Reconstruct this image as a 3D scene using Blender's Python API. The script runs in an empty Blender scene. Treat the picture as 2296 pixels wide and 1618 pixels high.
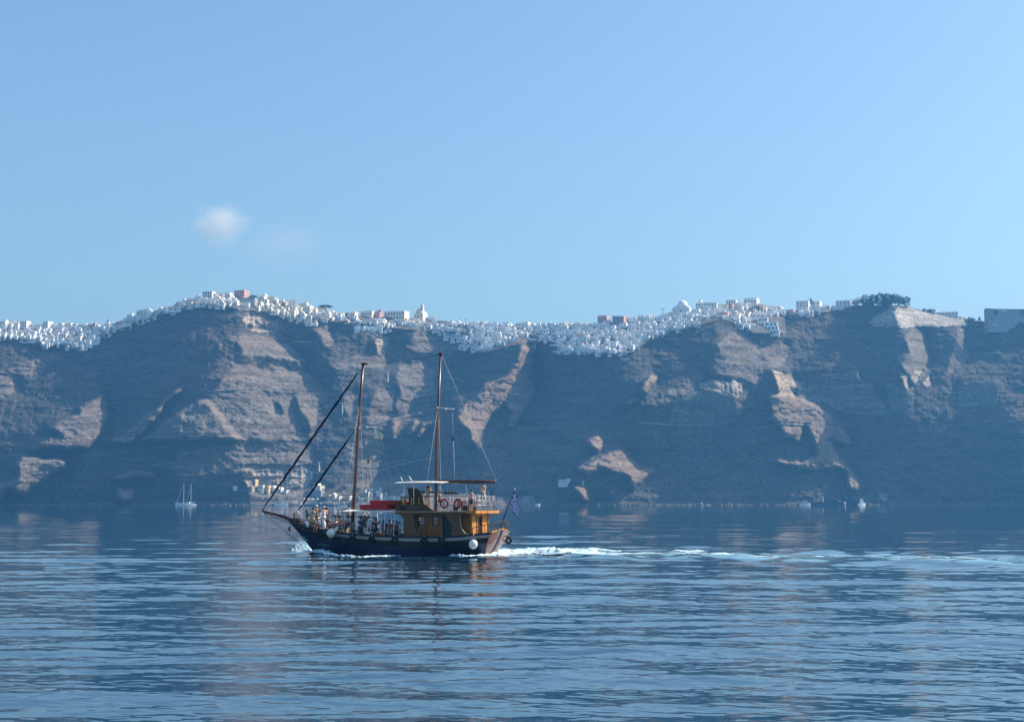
import bpy, math, random
import numpy as np
from mathutils import Vector, Matrix
R = math.radians
random.seed(7)
C = bpy.context.scene.collection
scene = bpy.context.scene
# ---------------------------------------------------------------- camera model (survey of the photo: 2296 x 1618 sheet)
FP, CX, CY = 3400.0, 1148.0, 809.0
CAMH = 4.4
PITCH = math.atan((1124.7 - CY) / FP)
SP, CP = math.sin(PITCH), math.cos(PITCH)
def ray(x, y):
    a = (x - CX) / FP; b = (CY - y) / FP
    return Vector((a, CP - b * SP, SP + b * CP))
def at_depth(x, y, Y):
    d = ray(x, y); return Vector((d.x * Y / d.y, Y, CAMH + d.z * Y / d.y))
def on_water(x, y, z=0.0):
    d = ray(x, y); t = (z - CAMH) / d.z
    return Vector((d.x * t, d.y * t, z))

# ---------------------------------------------------------------- materials
def mat(name, col, rough=0.8, metal=0.0, noise=0.0, nscale=3.0, bump=0.0, bscale=20.0, spec=0.3, col2=None, stretch=(1,1,1), coat=0.0):
    m = bpy.data.materials.new(name); m.use_nodes = True
    nt = m.node_tree; N = nt.nodes; L = nt.links
    b = N['Principled BSDF']
    b.inputs['Roughness'].default_value = rough
    b.inputs['Metallic'].default_value = metal
    b.inputs['Specular IOR Level'].default_value = spec
    if coat: b.inputs['Coat Weight'].default_value = coat
    c = (*col, 1)
    if noise or bump or col2:
        tc = N.new('ShaderNodeTexCoord'); mp = N.new('ShaderNodeMapping'); mp.inputs['Scale'].default_value = stretch
        L.new(tc.outputs['Object'], mp.inputs['Vector'])
        n = N.new('ShaderNodeTexNoise'); n.inputs['Scale'].default_value = nscale; n.inputs['Detail'].default_value = 6
        n.inputs['Roughness'].default_value = 0.6
        L.new(mp.outputs[0], n.inputs['Vector'])
        r = N.new('ShaderNodeValToRGB'); e = r.color_ramp.elements
        e[0].position = 0.35; e[1].position = 0.65
        c2 = col2 or tuple(v * (1 + noise) for v in col)
        c1 = col if col2 else tuple(v * (1 - noise) for v in col)
        e[0].color = (*c1, 1); e[1].color = (*c2, 1)
        L.new(n.outputs['Fac'], r.inputs[0]); L.new(r.outputs[0], b.inputs['Base Color'])
        if bump:
            n2 = N.new('ShaderNodeTexNoise'); n2.inputs['Scale'].default_value = bscale; n2.inputs['Detail'].default_value = 5
            L.new(mp.outputs[0], n2.inputs['Vector'])
            bp = N.new('ShaderNodeBump'); bp.inputs['Strength'].default_value = bump; bp.inputs['Distance'].default_value = 0.05
            L.new(n2.outputs['Fac'], bp.inputs['Height']); L.new(bp.outputs[0], b.inputs['Normal'])
    else:
        b.inputs['Base Color'].default_value = c
    return m

# ---------------------------------------------------------------- mesh builder
class MB:
    def __init__(s): s.v = []; s.f = []; s.mi = []; s.cur = 0
    def add(s, vs, fs):
        o = len(s.v); s.v += [tuple(v) for v in vs]
        for f in fs: s.f.append([i + o for i in f]); s.mi.append(s.cur)
        return s
    def box(s, c, d, rz=0.0, top=1.0, M=None):
        x, y, z = d[0]/2, d[1]/2, d[2]/2
        vs = []
        for sz, k in ((-z, 1), (z, top)):
            for sx, sy in ((-x, -y), (x, -y), (x, y), (-x, y)): vs.append(Vector((sx*k, sy*k, sz)))
        m = M if M else Matrix.Rotation(rz, 3, 'Z')
        vs = [m @ v + Vector(c) for v in vs]
        return s.add(vs, [(3,2,1,0),(4,5,6,7),(0,1,5,4),(1,2,6,5),(2,3,7,6),(3,0,4,7)])
    def bar(s, a, b, w, h=None, up=(0,0,1)):
        a = Vector(a); b = Vector(b); h = h or w
        d = (b - a); n = d.normalized(); u = Vector(up)
        if abs(n.dot(u)) > 0.97: u = Vector((1,0,0))
        r = n.cross(u).normalized(); t = r.cross(n).normalized()
        M = Matrix((r, n, t)).transposed()
        return s.box((a+b)/2, (w, d.length, h), M=M)
    def tube(s, pts, rad, n=8, caps=True):
        pts = [Vector(p) for p in pts]
        if not hasattr(rad, '__len__'): rad = [rad]*len(pts)
        rings = []; prev = None
        for i, p in enumerate(pts):
            d = (pts[min(i+1, len(pts)-1)] - pts[max(i-1, 0)])
            if d.length < 1e-9: d = Vector((0,0,1))
            d.normalize()
            if prev is None:
                u = Vector((0,0,1)) if abs(d.z) < 0.9 else Vector((1,0,0))
                prev = d.cross(u).normalized()
            r = (prev - d * prev.dot(d))
            r = r.normalized() if r.length > 1e-6 else d.orthogonal().normalized()
            prev = r; t = d.cross(r)
            rings.append([p + (r*math.cos(2*math.pi*k/n) + t*math.sin(2*math.pi*k/n))*rad[i] for k in range(n)])
        vs = [v for g in rings for v in g]; fs = []
        for i in range(len(rings)-1):
            for k in range(n):
                a = i*n+k; b = i*n+(k+1)%n
                fs.append((a, b, b+n, a+n))
        if caps: fs.append(tuple(range(n))[::-1]); fs.append(tuple((len(rings)-1)*n+k for k in range(n)))
        return s.add(vs, fs)
    def ell(s, c, r, nu=12, nv=8, M=None):
        c = Vector(c)
        if not hasattr(r, '__len__'): r = (r, r, r)
        vs = []; fs = []
        for j in range(nv+1):
            ph = math.pi*j/nv
            for i in range(nu):
                th = 2*math.pi*i/nu
                p = Vector((r[0]*math.sin(ph)*math.cos(th), r[1]*math.sin(ph)*math.sin(th), r[2]*math.cos(ph)))
                vs.append((M @ p if M else p) + c)
        for j in range(nv):
            for i in range(nu):
                a = j*nu+i; b = j*nu+(i+1)%nu
                fs.append((a, a+nu, b+nu, b))
        return s.add(vs, fs)
    def torus(s, c, Rr, r, M=None, n=20, m=8, a0=0, a1=2*math.pi):
        c = Vector(c); full = abs(a1-a0-2*math.pi) < 1e-6; nn = n if full else n+1
        vs = []; fs = []
        for i in range(nn):
            th = a0+(a1-a0)*i/n
            for k in range(m):
                ph = 2*math.pi*k/m
                p = Vector(((Rr+r*math.cos(ph))*math.cos(th), (Rr+r*math.cos(ph))*math.sin(th), r*math.sin(ph)))
                vs.append((M @ p if M else p)+c)
        for i in range(n):
            for k in range(m):
                a = i*m+k; b = i*m+(k+1)%m; i2 = (i+1) % nn
                fs.append((a, i2*m+k, i2*m+(k+1)%m, b))
        return s.add(vs, fs)
    def prism(s, poly, off):
        n = len(poly); off = Vector(off)
        vs = [Vector(p) for p in poly] + [Vector(p)+off for p in poly]
        fs = [tuple(range(n)), tuple(range(2*n-1, n-1, -1))]
        for i in range(n): j = (i+1) % n; fs.append((i, i+n, j+n, j))
        return s.add(vs, fs)
    def grid(s, rows):
        n = len(rows[0]); vs = [p for r in rows for p in r]; fs = []
        for i in range(len(rows)-1):
            for k in range(n-1): fs.append((i*n+k, i*n+k+1, (i+1)*n+k+1, (i+1)*n+k))
        return s.add(vs, fs)
    def mesh(s, name, mats, smooth=False):
        me = bpy.data.meshes.new(name); me.from_pydata(s.v, [], s.f)
        if not isinstance(mats, (list, tuple)): mats = [mats]
        for m in mats: me.materials.append(m)
        if len(mats) > 1: me.polygons.foreach_set('material_index', s.mi)
        if smooth: me.polygons.foreach_set('use_smooth', [True]*len(s.f))
        me.update(); me.validate()
        return me
    def build(s, name, mats, parent=None, smooth=False, label=None):
        o = bpy.data.objects.new(name, s.mesh(name, mats, smooth)); C.objects.link(o)
        if parent: o.parent = parent
        if label: o['label'] = label
        return o
def tag(o, label, cat, group=None, kind=None):
    o['label'] = label; o['category'] = cat
    if group: o['group'] = group
    if kind: o['kind'] = kind
    return o
def empty(name, loc=(0,0,0), rz=0.0):
    o = bpy.data.objects.new(name, None); C.objects.link(o); o.location = loc; o.rotation_euler = (0,0,rz)
    o.empty_display_size = 0.5
    return o
def copy_tree(o, parent=None):
    c = o.copy(); C.objects.link(c); c.parent = parent
    for ch in o.children: copy_tree(ch, c)
    return c
# ---------------------------------------------------------------- numpy noise
def _hash(ix, iy, seed):
    h = (ix.astype(np.int64)*374761393 + iy.astype(np.int64)*668265263 + seed*1442695041) & 0xffffffff
    h = ((h ^ (h >> 13)) * 1274126177) & 0xffffffff
    h = h ^ (h >> 16)
    return (h & 0xffff) / 65535.0
def vnoise(x, y, seed=0):
    ix = np.floor(x); iy = np.floor(y); fx = x-ix; fy = y-iy
    def g(dx, dy):
        a = _hash(ix+dx, iy+dy, seed)*2*math.pi
        return np.cos(a)*(fx-dx)+np.sin(a)*(fy-dy)
    sx = fx*fx*fx*(fx*(fx*6-15)+10); sy = fy*fy*fy*(fy*(fy*6-15)+10)
    a = g(0,0)*(1-sx)+g(1,0)*sx; b = g(0,1)*(1-sx)+g(1,1)*sx
    return (a*(1-sy)+b*sy)*1.4
def fbm(x, y, octv=5, seed=0, gain=0.5, ridged=False):
    t = 0; a = 1.0; k = 0
    for o in range(octv):
        n = vnoise(x*2**o+o*17.3, y*2**o-o*9.1, seed+o*13)
        if ridged: n = 1-2*np.abs(n)
        t = t + a*n; k += a; a *= gain
    return t/k

# ---------------------------------------------------------------- camera, sun, sky
cam = bpy.data.cameras.new('camera'); co = bpy.data.objects.new('camera', cam); C.objects.link(co)
co.location = (0, 0, CAMH); co.rotation_euler = (math.pi/2+PITCH, 0, 0)
cam.sensor_width = 36; cam.lens = 36*FP/2296; cam.clip_end = 30000; cam.clip_start = 0.5
scene.camera = co
SUN_EL, SUN_AZ = R(40), R(77)          # azimuth measured clockwise from the view direction (+Y)
sd = Vector((math.sin(SUN_AZ)*math.cos(SUN_EL), math.cos(SUN_AZ)*math.cos(SUN_EL), math.sin(SUN_EL)))
sl = bpy.data.lights.new('sun', 'SUN'); sl.energy = 5.0; sl.angle = R(0.5); sl.color = (1.0, 0.90, 0.76)
so = bpy.data.objects.new('sun', sl); C.objects.link(so); so.rotation_euler = sd.to_track_quat('Z', 'Y').to_euler()
w = bpy.data.worlds.new('World'); scene.world = w; w.use_nodes = True
wn = w.node_tree.nodes; wl = w.node_tree.links
sky = wn.new('ShaderNodeTexSky'); sky.sky_type = 'NISHITA'; sky.sun_disc = False
sky.sun_elevation = SUN_EL; sky.sun_rotation = SUN_AZ
sky.altitude = 0; sky.air_density = 1.3; sky.dust_density = 2.4; sky.ozone_density = 6.5
wb = wn.new('ShaderNodeVectorMath'); wb.operation = 'MULTIPLY'; wb.inputs[1].default_value = (.985, 1.018, .985)
wl.new(sky.outputs[0], wb.inputs[0]); wl.new(wb.outputs[0], wn['Background'].inputs[0]); wn['Background'].inputs[1].default_value = 0.13
scene.view_settings.view_transform = 'Standard'; scene.view_settings.look = 'None'
scene.view_settings.exposure = 0.5
scene.cycles.volume_bounces = 2
scene.cycles.use_denoising = True
# ================================================================ TERRAIN (caldera cliff)
def poly_mask(poly, X, Y):
    n = len(poly); inside = np.zeros(X.shape, bool); j = n-1
    for i in range(n):
        xi, yi = poly[i]; xj, yj = poly[j]
        if yi != yj:
            c = ((yi > Y) != (yj > Y)) & (X < (xj-xi)*(Y-yi)/(yj-yi)+xi)
            inside ^= c
        j = i
    return inside
RIM = [(-400,742),(-100,742),(0,736),(60,733),(110,733),(200,738),(262,732),(300,712),(340,698),(400,684),(450,670),(500,664),(560,664),(610,676),(660,686),(730,698),(800,706),(920,714),(1050,726),(1150,730),(1250,730),(1330,727),(1400,720),(1500,706),(1580,692),(1640,684),(1700,682),(1745,688),(1765,700),(1800,694),(1840,687),(1880,689),(1920,684),(1990,684),(2035,686),(2060,694),(2110,702),(2160,712),(2175,718),(2230,722),(2296,722),(2400,720),(2700,735)]
def rim_y(x): return np.interp(x, [p[0] for p in RIM], [p[1] for p in RIM])
DK, MO, LI, ST = (-.4,.36), (.12,.66), (.95,.95), (1.6,.5)
# (class, tint id, polygon): sunlit and shaded facets of the cliff, each with its own facing (p = dY/dX, q = dY/dZ)
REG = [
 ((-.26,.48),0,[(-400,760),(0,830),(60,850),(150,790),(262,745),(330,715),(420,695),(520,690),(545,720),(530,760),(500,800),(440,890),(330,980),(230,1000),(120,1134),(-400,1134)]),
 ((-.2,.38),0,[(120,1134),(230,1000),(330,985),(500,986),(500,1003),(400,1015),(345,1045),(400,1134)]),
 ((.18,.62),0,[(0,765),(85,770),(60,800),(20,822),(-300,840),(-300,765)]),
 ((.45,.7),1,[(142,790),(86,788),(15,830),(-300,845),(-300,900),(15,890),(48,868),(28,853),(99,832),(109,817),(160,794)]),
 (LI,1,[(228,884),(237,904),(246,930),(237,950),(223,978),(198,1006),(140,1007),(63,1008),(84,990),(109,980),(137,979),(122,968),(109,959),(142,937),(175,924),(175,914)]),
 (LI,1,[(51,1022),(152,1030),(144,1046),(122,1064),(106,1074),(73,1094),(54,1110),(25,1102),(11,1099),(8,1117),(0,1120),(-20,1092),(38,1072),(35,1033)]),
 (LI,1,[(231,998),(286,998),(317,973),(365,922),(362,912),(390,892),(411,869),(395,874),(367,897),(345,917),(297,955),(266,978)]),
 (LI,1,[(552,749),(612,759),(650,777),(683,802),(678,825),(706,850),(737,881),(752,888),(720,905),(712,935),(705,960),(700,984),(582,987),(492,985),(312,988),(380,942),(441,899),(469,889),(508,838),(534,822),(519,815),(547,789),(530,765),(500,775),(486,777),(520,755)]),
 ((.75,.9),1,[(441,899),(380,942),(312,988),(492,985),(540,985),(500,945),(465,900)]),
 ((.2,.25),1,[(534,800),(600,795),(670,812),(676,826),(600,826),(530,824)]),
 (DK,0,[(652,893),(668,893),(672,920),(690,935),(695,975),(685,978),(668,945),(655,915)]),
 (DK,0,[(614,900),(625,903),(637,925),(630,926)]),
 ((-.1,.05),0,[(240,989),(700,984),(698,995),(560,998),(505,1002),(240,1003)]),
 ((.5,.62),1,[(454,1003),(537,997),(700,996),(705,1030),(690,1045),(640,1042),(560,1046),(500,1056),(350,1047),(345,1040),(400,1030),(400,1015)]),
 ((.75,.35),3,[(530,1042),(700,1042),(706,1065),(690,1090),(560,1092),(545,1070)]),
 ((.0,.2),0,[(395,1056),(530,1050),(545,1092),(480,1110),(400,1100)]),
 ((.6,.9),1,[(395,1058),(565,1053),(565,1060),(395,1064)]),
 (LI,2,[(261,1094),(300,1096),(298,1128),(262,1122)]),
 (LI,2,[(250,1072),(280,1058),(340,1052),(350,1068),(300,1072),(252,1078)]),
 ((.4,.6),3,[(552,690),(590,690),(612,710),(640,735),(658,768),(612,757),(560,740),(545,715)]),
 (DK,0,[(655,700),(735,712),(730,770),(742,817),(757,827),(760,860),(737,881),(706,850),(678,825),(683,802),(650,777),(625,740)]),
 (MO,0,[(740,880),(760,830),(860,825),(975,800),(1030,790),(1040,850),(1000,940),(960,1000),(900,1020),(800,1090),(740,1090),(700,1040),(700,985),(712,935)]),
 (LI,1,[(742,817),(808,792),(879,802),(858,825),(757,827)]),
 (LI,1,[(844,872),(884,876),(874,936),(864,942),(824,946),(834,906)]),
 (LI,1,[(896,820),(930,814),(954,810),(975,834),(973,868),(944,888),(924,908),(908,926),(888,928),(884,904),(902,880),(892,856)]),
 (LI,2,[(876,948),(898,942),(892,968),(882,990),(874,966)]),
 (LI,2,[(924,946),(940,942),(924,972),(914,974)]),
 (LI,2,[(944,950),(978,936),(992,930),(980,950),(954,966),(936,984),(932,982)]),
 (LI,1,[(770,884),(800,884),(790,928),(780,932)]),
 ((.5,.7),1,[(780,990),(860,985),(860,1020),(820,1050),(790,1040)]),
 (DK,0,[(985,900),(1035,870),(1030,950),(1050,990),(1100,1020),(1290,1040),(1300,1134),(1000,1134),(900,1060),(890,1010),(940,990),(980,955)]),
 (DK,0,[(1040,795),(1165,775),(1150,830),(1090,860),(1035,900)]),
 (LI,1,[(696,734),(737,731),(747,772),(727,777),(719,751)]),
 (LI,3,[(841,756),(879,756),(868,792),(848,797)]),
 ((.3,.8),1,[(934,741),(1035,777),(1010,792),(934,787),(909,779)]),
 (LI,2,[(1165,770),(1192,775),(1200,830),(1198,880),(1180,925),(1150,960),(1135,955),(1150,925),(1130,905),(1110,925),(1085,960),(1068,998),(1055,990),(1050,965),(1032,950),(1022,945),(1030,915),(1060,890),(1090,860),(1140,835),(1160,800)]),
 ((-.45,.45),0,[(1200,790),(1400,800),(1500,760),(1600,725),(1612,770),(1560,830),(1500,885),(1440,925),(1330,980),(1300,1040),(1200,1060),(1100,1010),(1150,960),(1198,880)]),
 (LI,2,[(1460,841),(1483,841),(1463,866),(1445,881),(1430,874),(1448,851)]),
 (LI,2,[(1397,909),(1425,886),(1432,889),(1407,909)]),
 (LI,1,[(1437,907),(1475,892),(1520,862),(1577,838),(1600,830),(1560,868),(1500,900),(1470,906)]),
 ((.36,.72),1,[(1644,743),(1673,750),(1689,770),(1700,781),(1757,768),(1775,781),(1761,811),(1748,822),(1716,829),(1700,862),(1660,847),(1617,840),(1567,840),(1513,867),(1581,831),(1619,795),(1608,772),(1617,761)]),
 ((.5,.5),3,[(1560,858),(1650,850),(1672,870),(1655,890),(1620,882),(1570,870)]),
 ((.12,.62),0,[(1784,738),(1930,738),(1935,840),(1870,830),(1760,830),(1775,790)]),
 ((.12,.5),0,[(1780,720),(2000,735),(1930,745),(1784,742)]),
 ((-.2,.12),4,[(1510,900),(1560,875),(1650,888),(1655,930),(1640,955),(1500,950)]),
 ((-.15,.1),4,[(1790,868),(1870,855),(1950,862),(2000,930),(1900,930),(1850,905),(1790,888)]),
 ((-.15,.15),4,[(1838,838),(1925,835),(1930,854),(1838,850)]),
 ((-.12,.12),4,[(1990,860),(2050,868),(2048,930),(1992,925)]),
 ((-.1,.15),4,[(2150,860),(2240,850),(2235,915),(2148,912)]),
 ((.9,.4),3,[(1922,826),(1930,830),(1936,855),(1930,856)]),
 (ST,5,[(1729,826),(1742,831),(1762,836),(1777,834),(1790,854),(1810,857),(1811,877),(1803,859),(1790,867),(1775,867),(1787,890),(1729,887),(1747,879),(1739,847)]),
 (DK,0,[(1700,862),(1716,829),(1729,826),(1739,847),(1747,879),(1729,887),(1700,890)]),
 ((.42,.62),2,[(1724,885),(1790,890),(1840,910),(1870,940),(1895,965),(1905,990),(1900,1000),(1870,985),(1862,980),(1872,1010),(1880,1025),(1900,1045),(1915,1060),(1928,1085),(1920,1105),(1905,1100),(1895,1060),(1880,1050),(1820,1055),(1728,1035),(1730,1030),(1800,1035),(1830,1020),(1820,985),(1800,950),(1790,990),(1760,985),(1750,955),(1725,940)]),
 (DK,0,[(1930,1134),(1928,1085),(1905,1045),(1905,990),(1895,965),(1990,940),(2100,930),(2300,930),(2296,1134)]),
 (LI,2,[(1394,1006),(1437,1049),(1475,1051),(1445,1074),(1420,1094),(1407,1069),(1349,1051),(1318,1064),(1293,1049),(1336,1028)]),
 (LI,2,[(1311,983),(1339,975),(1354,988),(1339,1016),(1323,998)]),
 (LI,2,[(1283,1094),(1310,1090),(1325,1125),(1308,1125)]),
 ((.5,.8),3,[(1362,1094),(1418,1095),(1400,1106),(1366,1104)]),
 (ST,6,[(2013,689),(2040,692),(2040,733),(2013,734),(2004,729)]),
 ((.6,1.0),6,[(2038,690),(2083,700),(2117,705),(2162,711),(2171,729),(2060,732),(2038,733)]),
 ((-.3,.1),6,[(1941,723),(1970,705),(2010,698),(2013,731),(1975,732)]),
 (LI,1,[(2027,759),(2038,736),(2072,741),(2079,772),(2085,806),(2072,842),(2049,862),(2045,849),(2022,817),(2042,790)]),
 ((.9,.3),3,[(2045,830),(2072,830),(2060,850),(2049,862)]),
 ((.5,.75),1,[(2148,734),(2166,741),(2162,772),(2178,802),(2139,826),(2112,853),(2126,817),(2135,783)]),
 ((.9,.3),3,[(2022,835),(2040,845),(2036,870),(2028,872)]),
 ((.9,.3),3,[(2083,835),(2092,860),(2075,868),(2072,858)]),
 ((.35,1.7),1,[(560,1092),(700,1092),(740,1092),(900,1062),(1000,1100),(1110,1110),(1200,1125),(1200,1140),(560,1140)]),
 # village slopes
 ((.1,1.15),7,[(-400,725),(262,725),(262,738),(235,755),(190,783),(150,783),(140,772),(95,787),(85,765),(0,760),(-400,760)]),
 ((.1,1.15),7,[(262,720),(440,655),(600,655),(900,700),(1050,715),(1250,715),(1400,700),(1560,670),(1760,670),(1860,670),(1860,700),(1760,712),(1760,748),(1690,748),(1620,715),(1560,735),(1500,748),(1450,768),(1420,790),(1380,797),(1250,792),(1240,765),(1170,772),(1080,792),(1030,782),(1045,748),(900,738),(700,715),(600,700),(440,684),(262,742)]),
]
STEP = 4.0; GAINP = 1.15
gx0, gx1, gy0, gy1 = -400.0, 2700.0, 1133.0, 645.0
SDX, SDY, SDZ = sd.x, sd.y, sd.z
def dot_pq(p, q): return (SDX*p - SDY + SDZ*q)/np.sqrt(1+p*p+q*q)
ADJ = {}
def solve_depth():
    levels = [16.0, 8.0, 4.0]; U = None
    for st in levels:
        xs = np.arange(gx0, gx1+.1, st); ys = np.arange(gy0, gy1-.1, -st)
        X, Y = np.meshgrid(xs, ys)
        wob = st*0.5
        Xw = X + fbm(X/45, Y/45, 4, 5)*8; Yw = Y + fbm(X/45+40, Y/45, 4, 9)*6
        P = np.full(X.shape, -.12); Q = np.full(X.shape, .45)
        # default texture: broad alternating flutes
        P += 0.35*fbm(X/90, Y/160, 3, 31)
        own = -np.ones(X.shape, int)
        for k, ((p, q), t, poly) in enumerate(REG):
            m = poly_mask(poly, Xw, Yw); own[m] = k; dp, dq = ADJ.get(k, (0, 0)); P[m] = p+dp; Q[m] = q+dq
        a = (X-CX)/FP; e = (1124.7-Y)/FP
        u0 = math.log(1802.0) + 0.02*np.sin(xs/310.0+1.2)
        if U is None:
            U = np.zeros(X.shape)+u0[None,:]; U[1:] += np.cumsum(Q[:-1]/FP*st, 0)
        else:
            pr, pc = Uo.shape
            yi = np.interp(ys, yo[::-1], np.arange(pr)[::-1]); xi = np.interp(xs, xo, np.arange(pc))
            y0 = np.floor(yi).astype(int).clip(0, pr-2); x0 = np.floor(xi).astype(int).clip(0, pc-2)
            fy = (yi-y0)[:,None]; fx = (xi-x0)[None,:]
            g = lambda j, i: Uo[np.ix_(y0+j, x0+i)]
            U = (g(0,0)*(1-fx)+g(0,1)*fx)*(1-fy)+(g(1,0)*(1-fx)+g(1,1)*fx)*fy
        base = u0[None,:] + (gy0-Y)/FP*0.55
        lam = 0.00003*(st/4)**2
        ny, nx = U.shape
        jj, ii = np.meshgrid(np.arange(ny), np.arange(nx), indexing='ij')
        cnt = np.full(U.shape, 4.0); cnt[:,0] -= 1; cnt[:,-1] -= 1; cnt[-1] -= 1
        for outer in range({16.0: 1, 8.0: 9, 4.0: 1}[st]):
            den = np.clip(1-P*a-Q*e, .5, 2)
            GX = P/FP/den*st; GY = Q/FP/den*st
            hx = .5*(GX[:,1:]+GX[:,:-1]); hy = .5*(GY[1:]+GY[:-1])
            b = np.zeros(U.shape)
            b[:,1:] += hx; b[:,:-1] -= hx; b[1:] += hy; b[:-1] -= hy
            nit = 260 if outer == 0 else 90
            for it in range(nit):
                for col in (0, 1):
                    s = np.zeros(U.shape)
                    s[:,1:] += U[:,:-1]; s[:,:-1] += U[:,1:]; s[1:] += U[:-1]; s[:-1] += U[1:]
                    new = (s + b + lam*base)/(cnt+lam)
                    m = ((jj+ii) % 2 == col)
                    U = np.where(m, U+1.85*(new-U) if it < nit-8 else new, U)
                    U[0] = u0
            if st == 8.0:
                ax = np.gradient(U, axis=1)/st*FP; ay = np.gradient(U, axis=0)/st*FP
                dn = 1/(1+a*ax+e*ay); pa_, qa_ = ax*dn, ay*dn
                D = dot_pq(pa_, qa_)
                for k, ((p, q), t, poly) in enumerate(REG):
                    m = own == k
                    if m.sum() < 2: continue
                    r = dot_pq(p, q)-D[m].mean(); dp, dq = ADJ.get(k, (0, 0))
                    dp = float(np.clip(dp+1.1*r, -1.6, 2.2)); dq = float(np.clip(dq+.45*r, -.5, .9)); ADJ[k] = (dp, dq)
                    P[m] = p+dp; Q[m] = q+dq
        Uo, yo, xo = U, ys, xs
    return xs, ys, U
TX, TY, TU = solve_depth()
def interp_u(x, y):
    xi = np.clip((np.asarray(x, float)-gx0)/STEP, 0, len(TX)-1.001); yi = np.clip((gy0-np.asarray(y, float))/STEP, 0, len(TY)-1.001)
    x0 = np.floor(xi).astype(int); y0 = np.floor(yi).astype(int); fx = xi-x0; fy = yi-y0
    return (TU[y0,x0]*(1-fx)+TU[y0,x0+1]*fx)*(1-fy)+(TU[y0+1,x0]*(1-fx)+TU[y0+1,x0+1]*fx)*fy
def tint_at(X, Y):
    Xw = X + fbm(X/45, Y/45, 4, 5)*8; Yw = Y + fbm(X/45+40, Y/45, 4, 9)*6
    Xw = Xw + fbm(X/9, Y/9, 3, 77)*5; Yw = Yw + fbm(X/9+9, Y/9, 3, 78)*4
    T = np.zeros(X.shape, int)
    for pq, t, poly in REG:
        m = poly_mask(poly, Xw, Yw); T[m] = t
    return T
VILL = [REG[-1][2], REG[-2][2]]
RX, RY = np.meshgrid(TX, TY); RIB = np.zeros(RX.shape)
for (pq, t, poly) in REG:
    cx = sum(p_[0] for p_ in poly)/len(poly)
    if pq in (LI, ST, (.75,.9)) and cx < 520 or (pq == LI and t == 2) or pq == (.42,.62): 
        RIB = np.maximum(RIB, poly_mask(poly, RX+fbm(RX/45, RY/45, 4, 5)*8, RY+fbm(RX/45+40, RY/45, 4, 9)*6)*(2.2 if cx < 130 else 1.4 if cx < 300 else 1.0))
for _ in range(2):
    RIB[1:-1,1:-1] = (RIB[1:-1,1:-1]*2+RIB[:-2,1:-1]+RIB[2:,1:-1]+RIB[1:-1,:-2]+RIB[1:-1,2:])/6
def rib_at(x, y):
    xi = np.clip((np.asarray(x, float)-gx0)/STEP, 0, len(TX)-1.001); yi = np.clip((gy0-np.asarray(y, float))/STEP, 0, len(TY)-1.001)
    x0 = np.floor(xi).astype(int); y0 = np.floor(yi).astype(int); fx = xi-x0; fy = yi-y0
    return (RIB[y0,x0]*(1-fx)+RIB[y0,x0+1]*fx)*(1-fy)+(RIB[y0+1,x0]*(1-fx)+RIB[y0+1,x0+1]*fx)*fy
TINT = np.array([(.10,.088,.082),(.19,.155,.13),(.235,.17,.13),(.38,.31,.25),(.17,.165,.155),(.42,.32,.23),(.40,.355,.30),(.17,.145,.12)])  # rock colours, with shaded facets painted darker and sunlit slopes lighter
def soft_village(X, Y):
    return np.where(poly_mask(VILL[0], X, Y) | poly_mask(VILL[1], X, Y), 1.0, 0.0)
def relief(X, Z, T, V):
    """metres of rock relief added to the depth"""
    amp = np.choose(T, [.55,.55,.85,1.0,.35,1.0,.6,.25])*(1-.8*V)
    r = 9.0*fbm(X/75, Z/55, 3, 3, ridged=True)
    r += 5.0*fbm(X/26+3, Z/16, 4, 15, ridged=True)
    r += 3.2*fbm(X/11+7, Z/6.5, 3, 19, ridged=True)
    led = fbm(X/70, Z/7.5, 3, 44); r += 2.6*led
    colm = np.where((T == 3) | (T == 5), 3.0, 1.0)
    r += colm*1.1*fbm(X/5.5, Z/34, 3, 52, ridged=True)
    r += 1.5*fbm(X/7, Z/5, 3, 61)
    # erosion steps: harder beds standing out
    s = np.sin(Z/11.0+2.2*fbm(X/120, Z/60, 2, 70))
    r += -1.6*np.clip(s*2.2, -1, 1)
    return r*amp
def depth_full(x, y):
    x = np.asarray(x, float); y = np.asarray(y, float)
    Y = np.exp(interp_u(x, y))
    e = (1124.7-y)/FP; Z = CAMH+e*Y; X = (x-CX)/FP*Y
    T = tint_at(x, y); V = soft_village(x, y)
    fade = np.clip((gy0-y)/10, 0, 1)
    return Y - 24*rib_at(x, y)*fade + relief(X, Z, T, V)*fade, T
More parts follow.
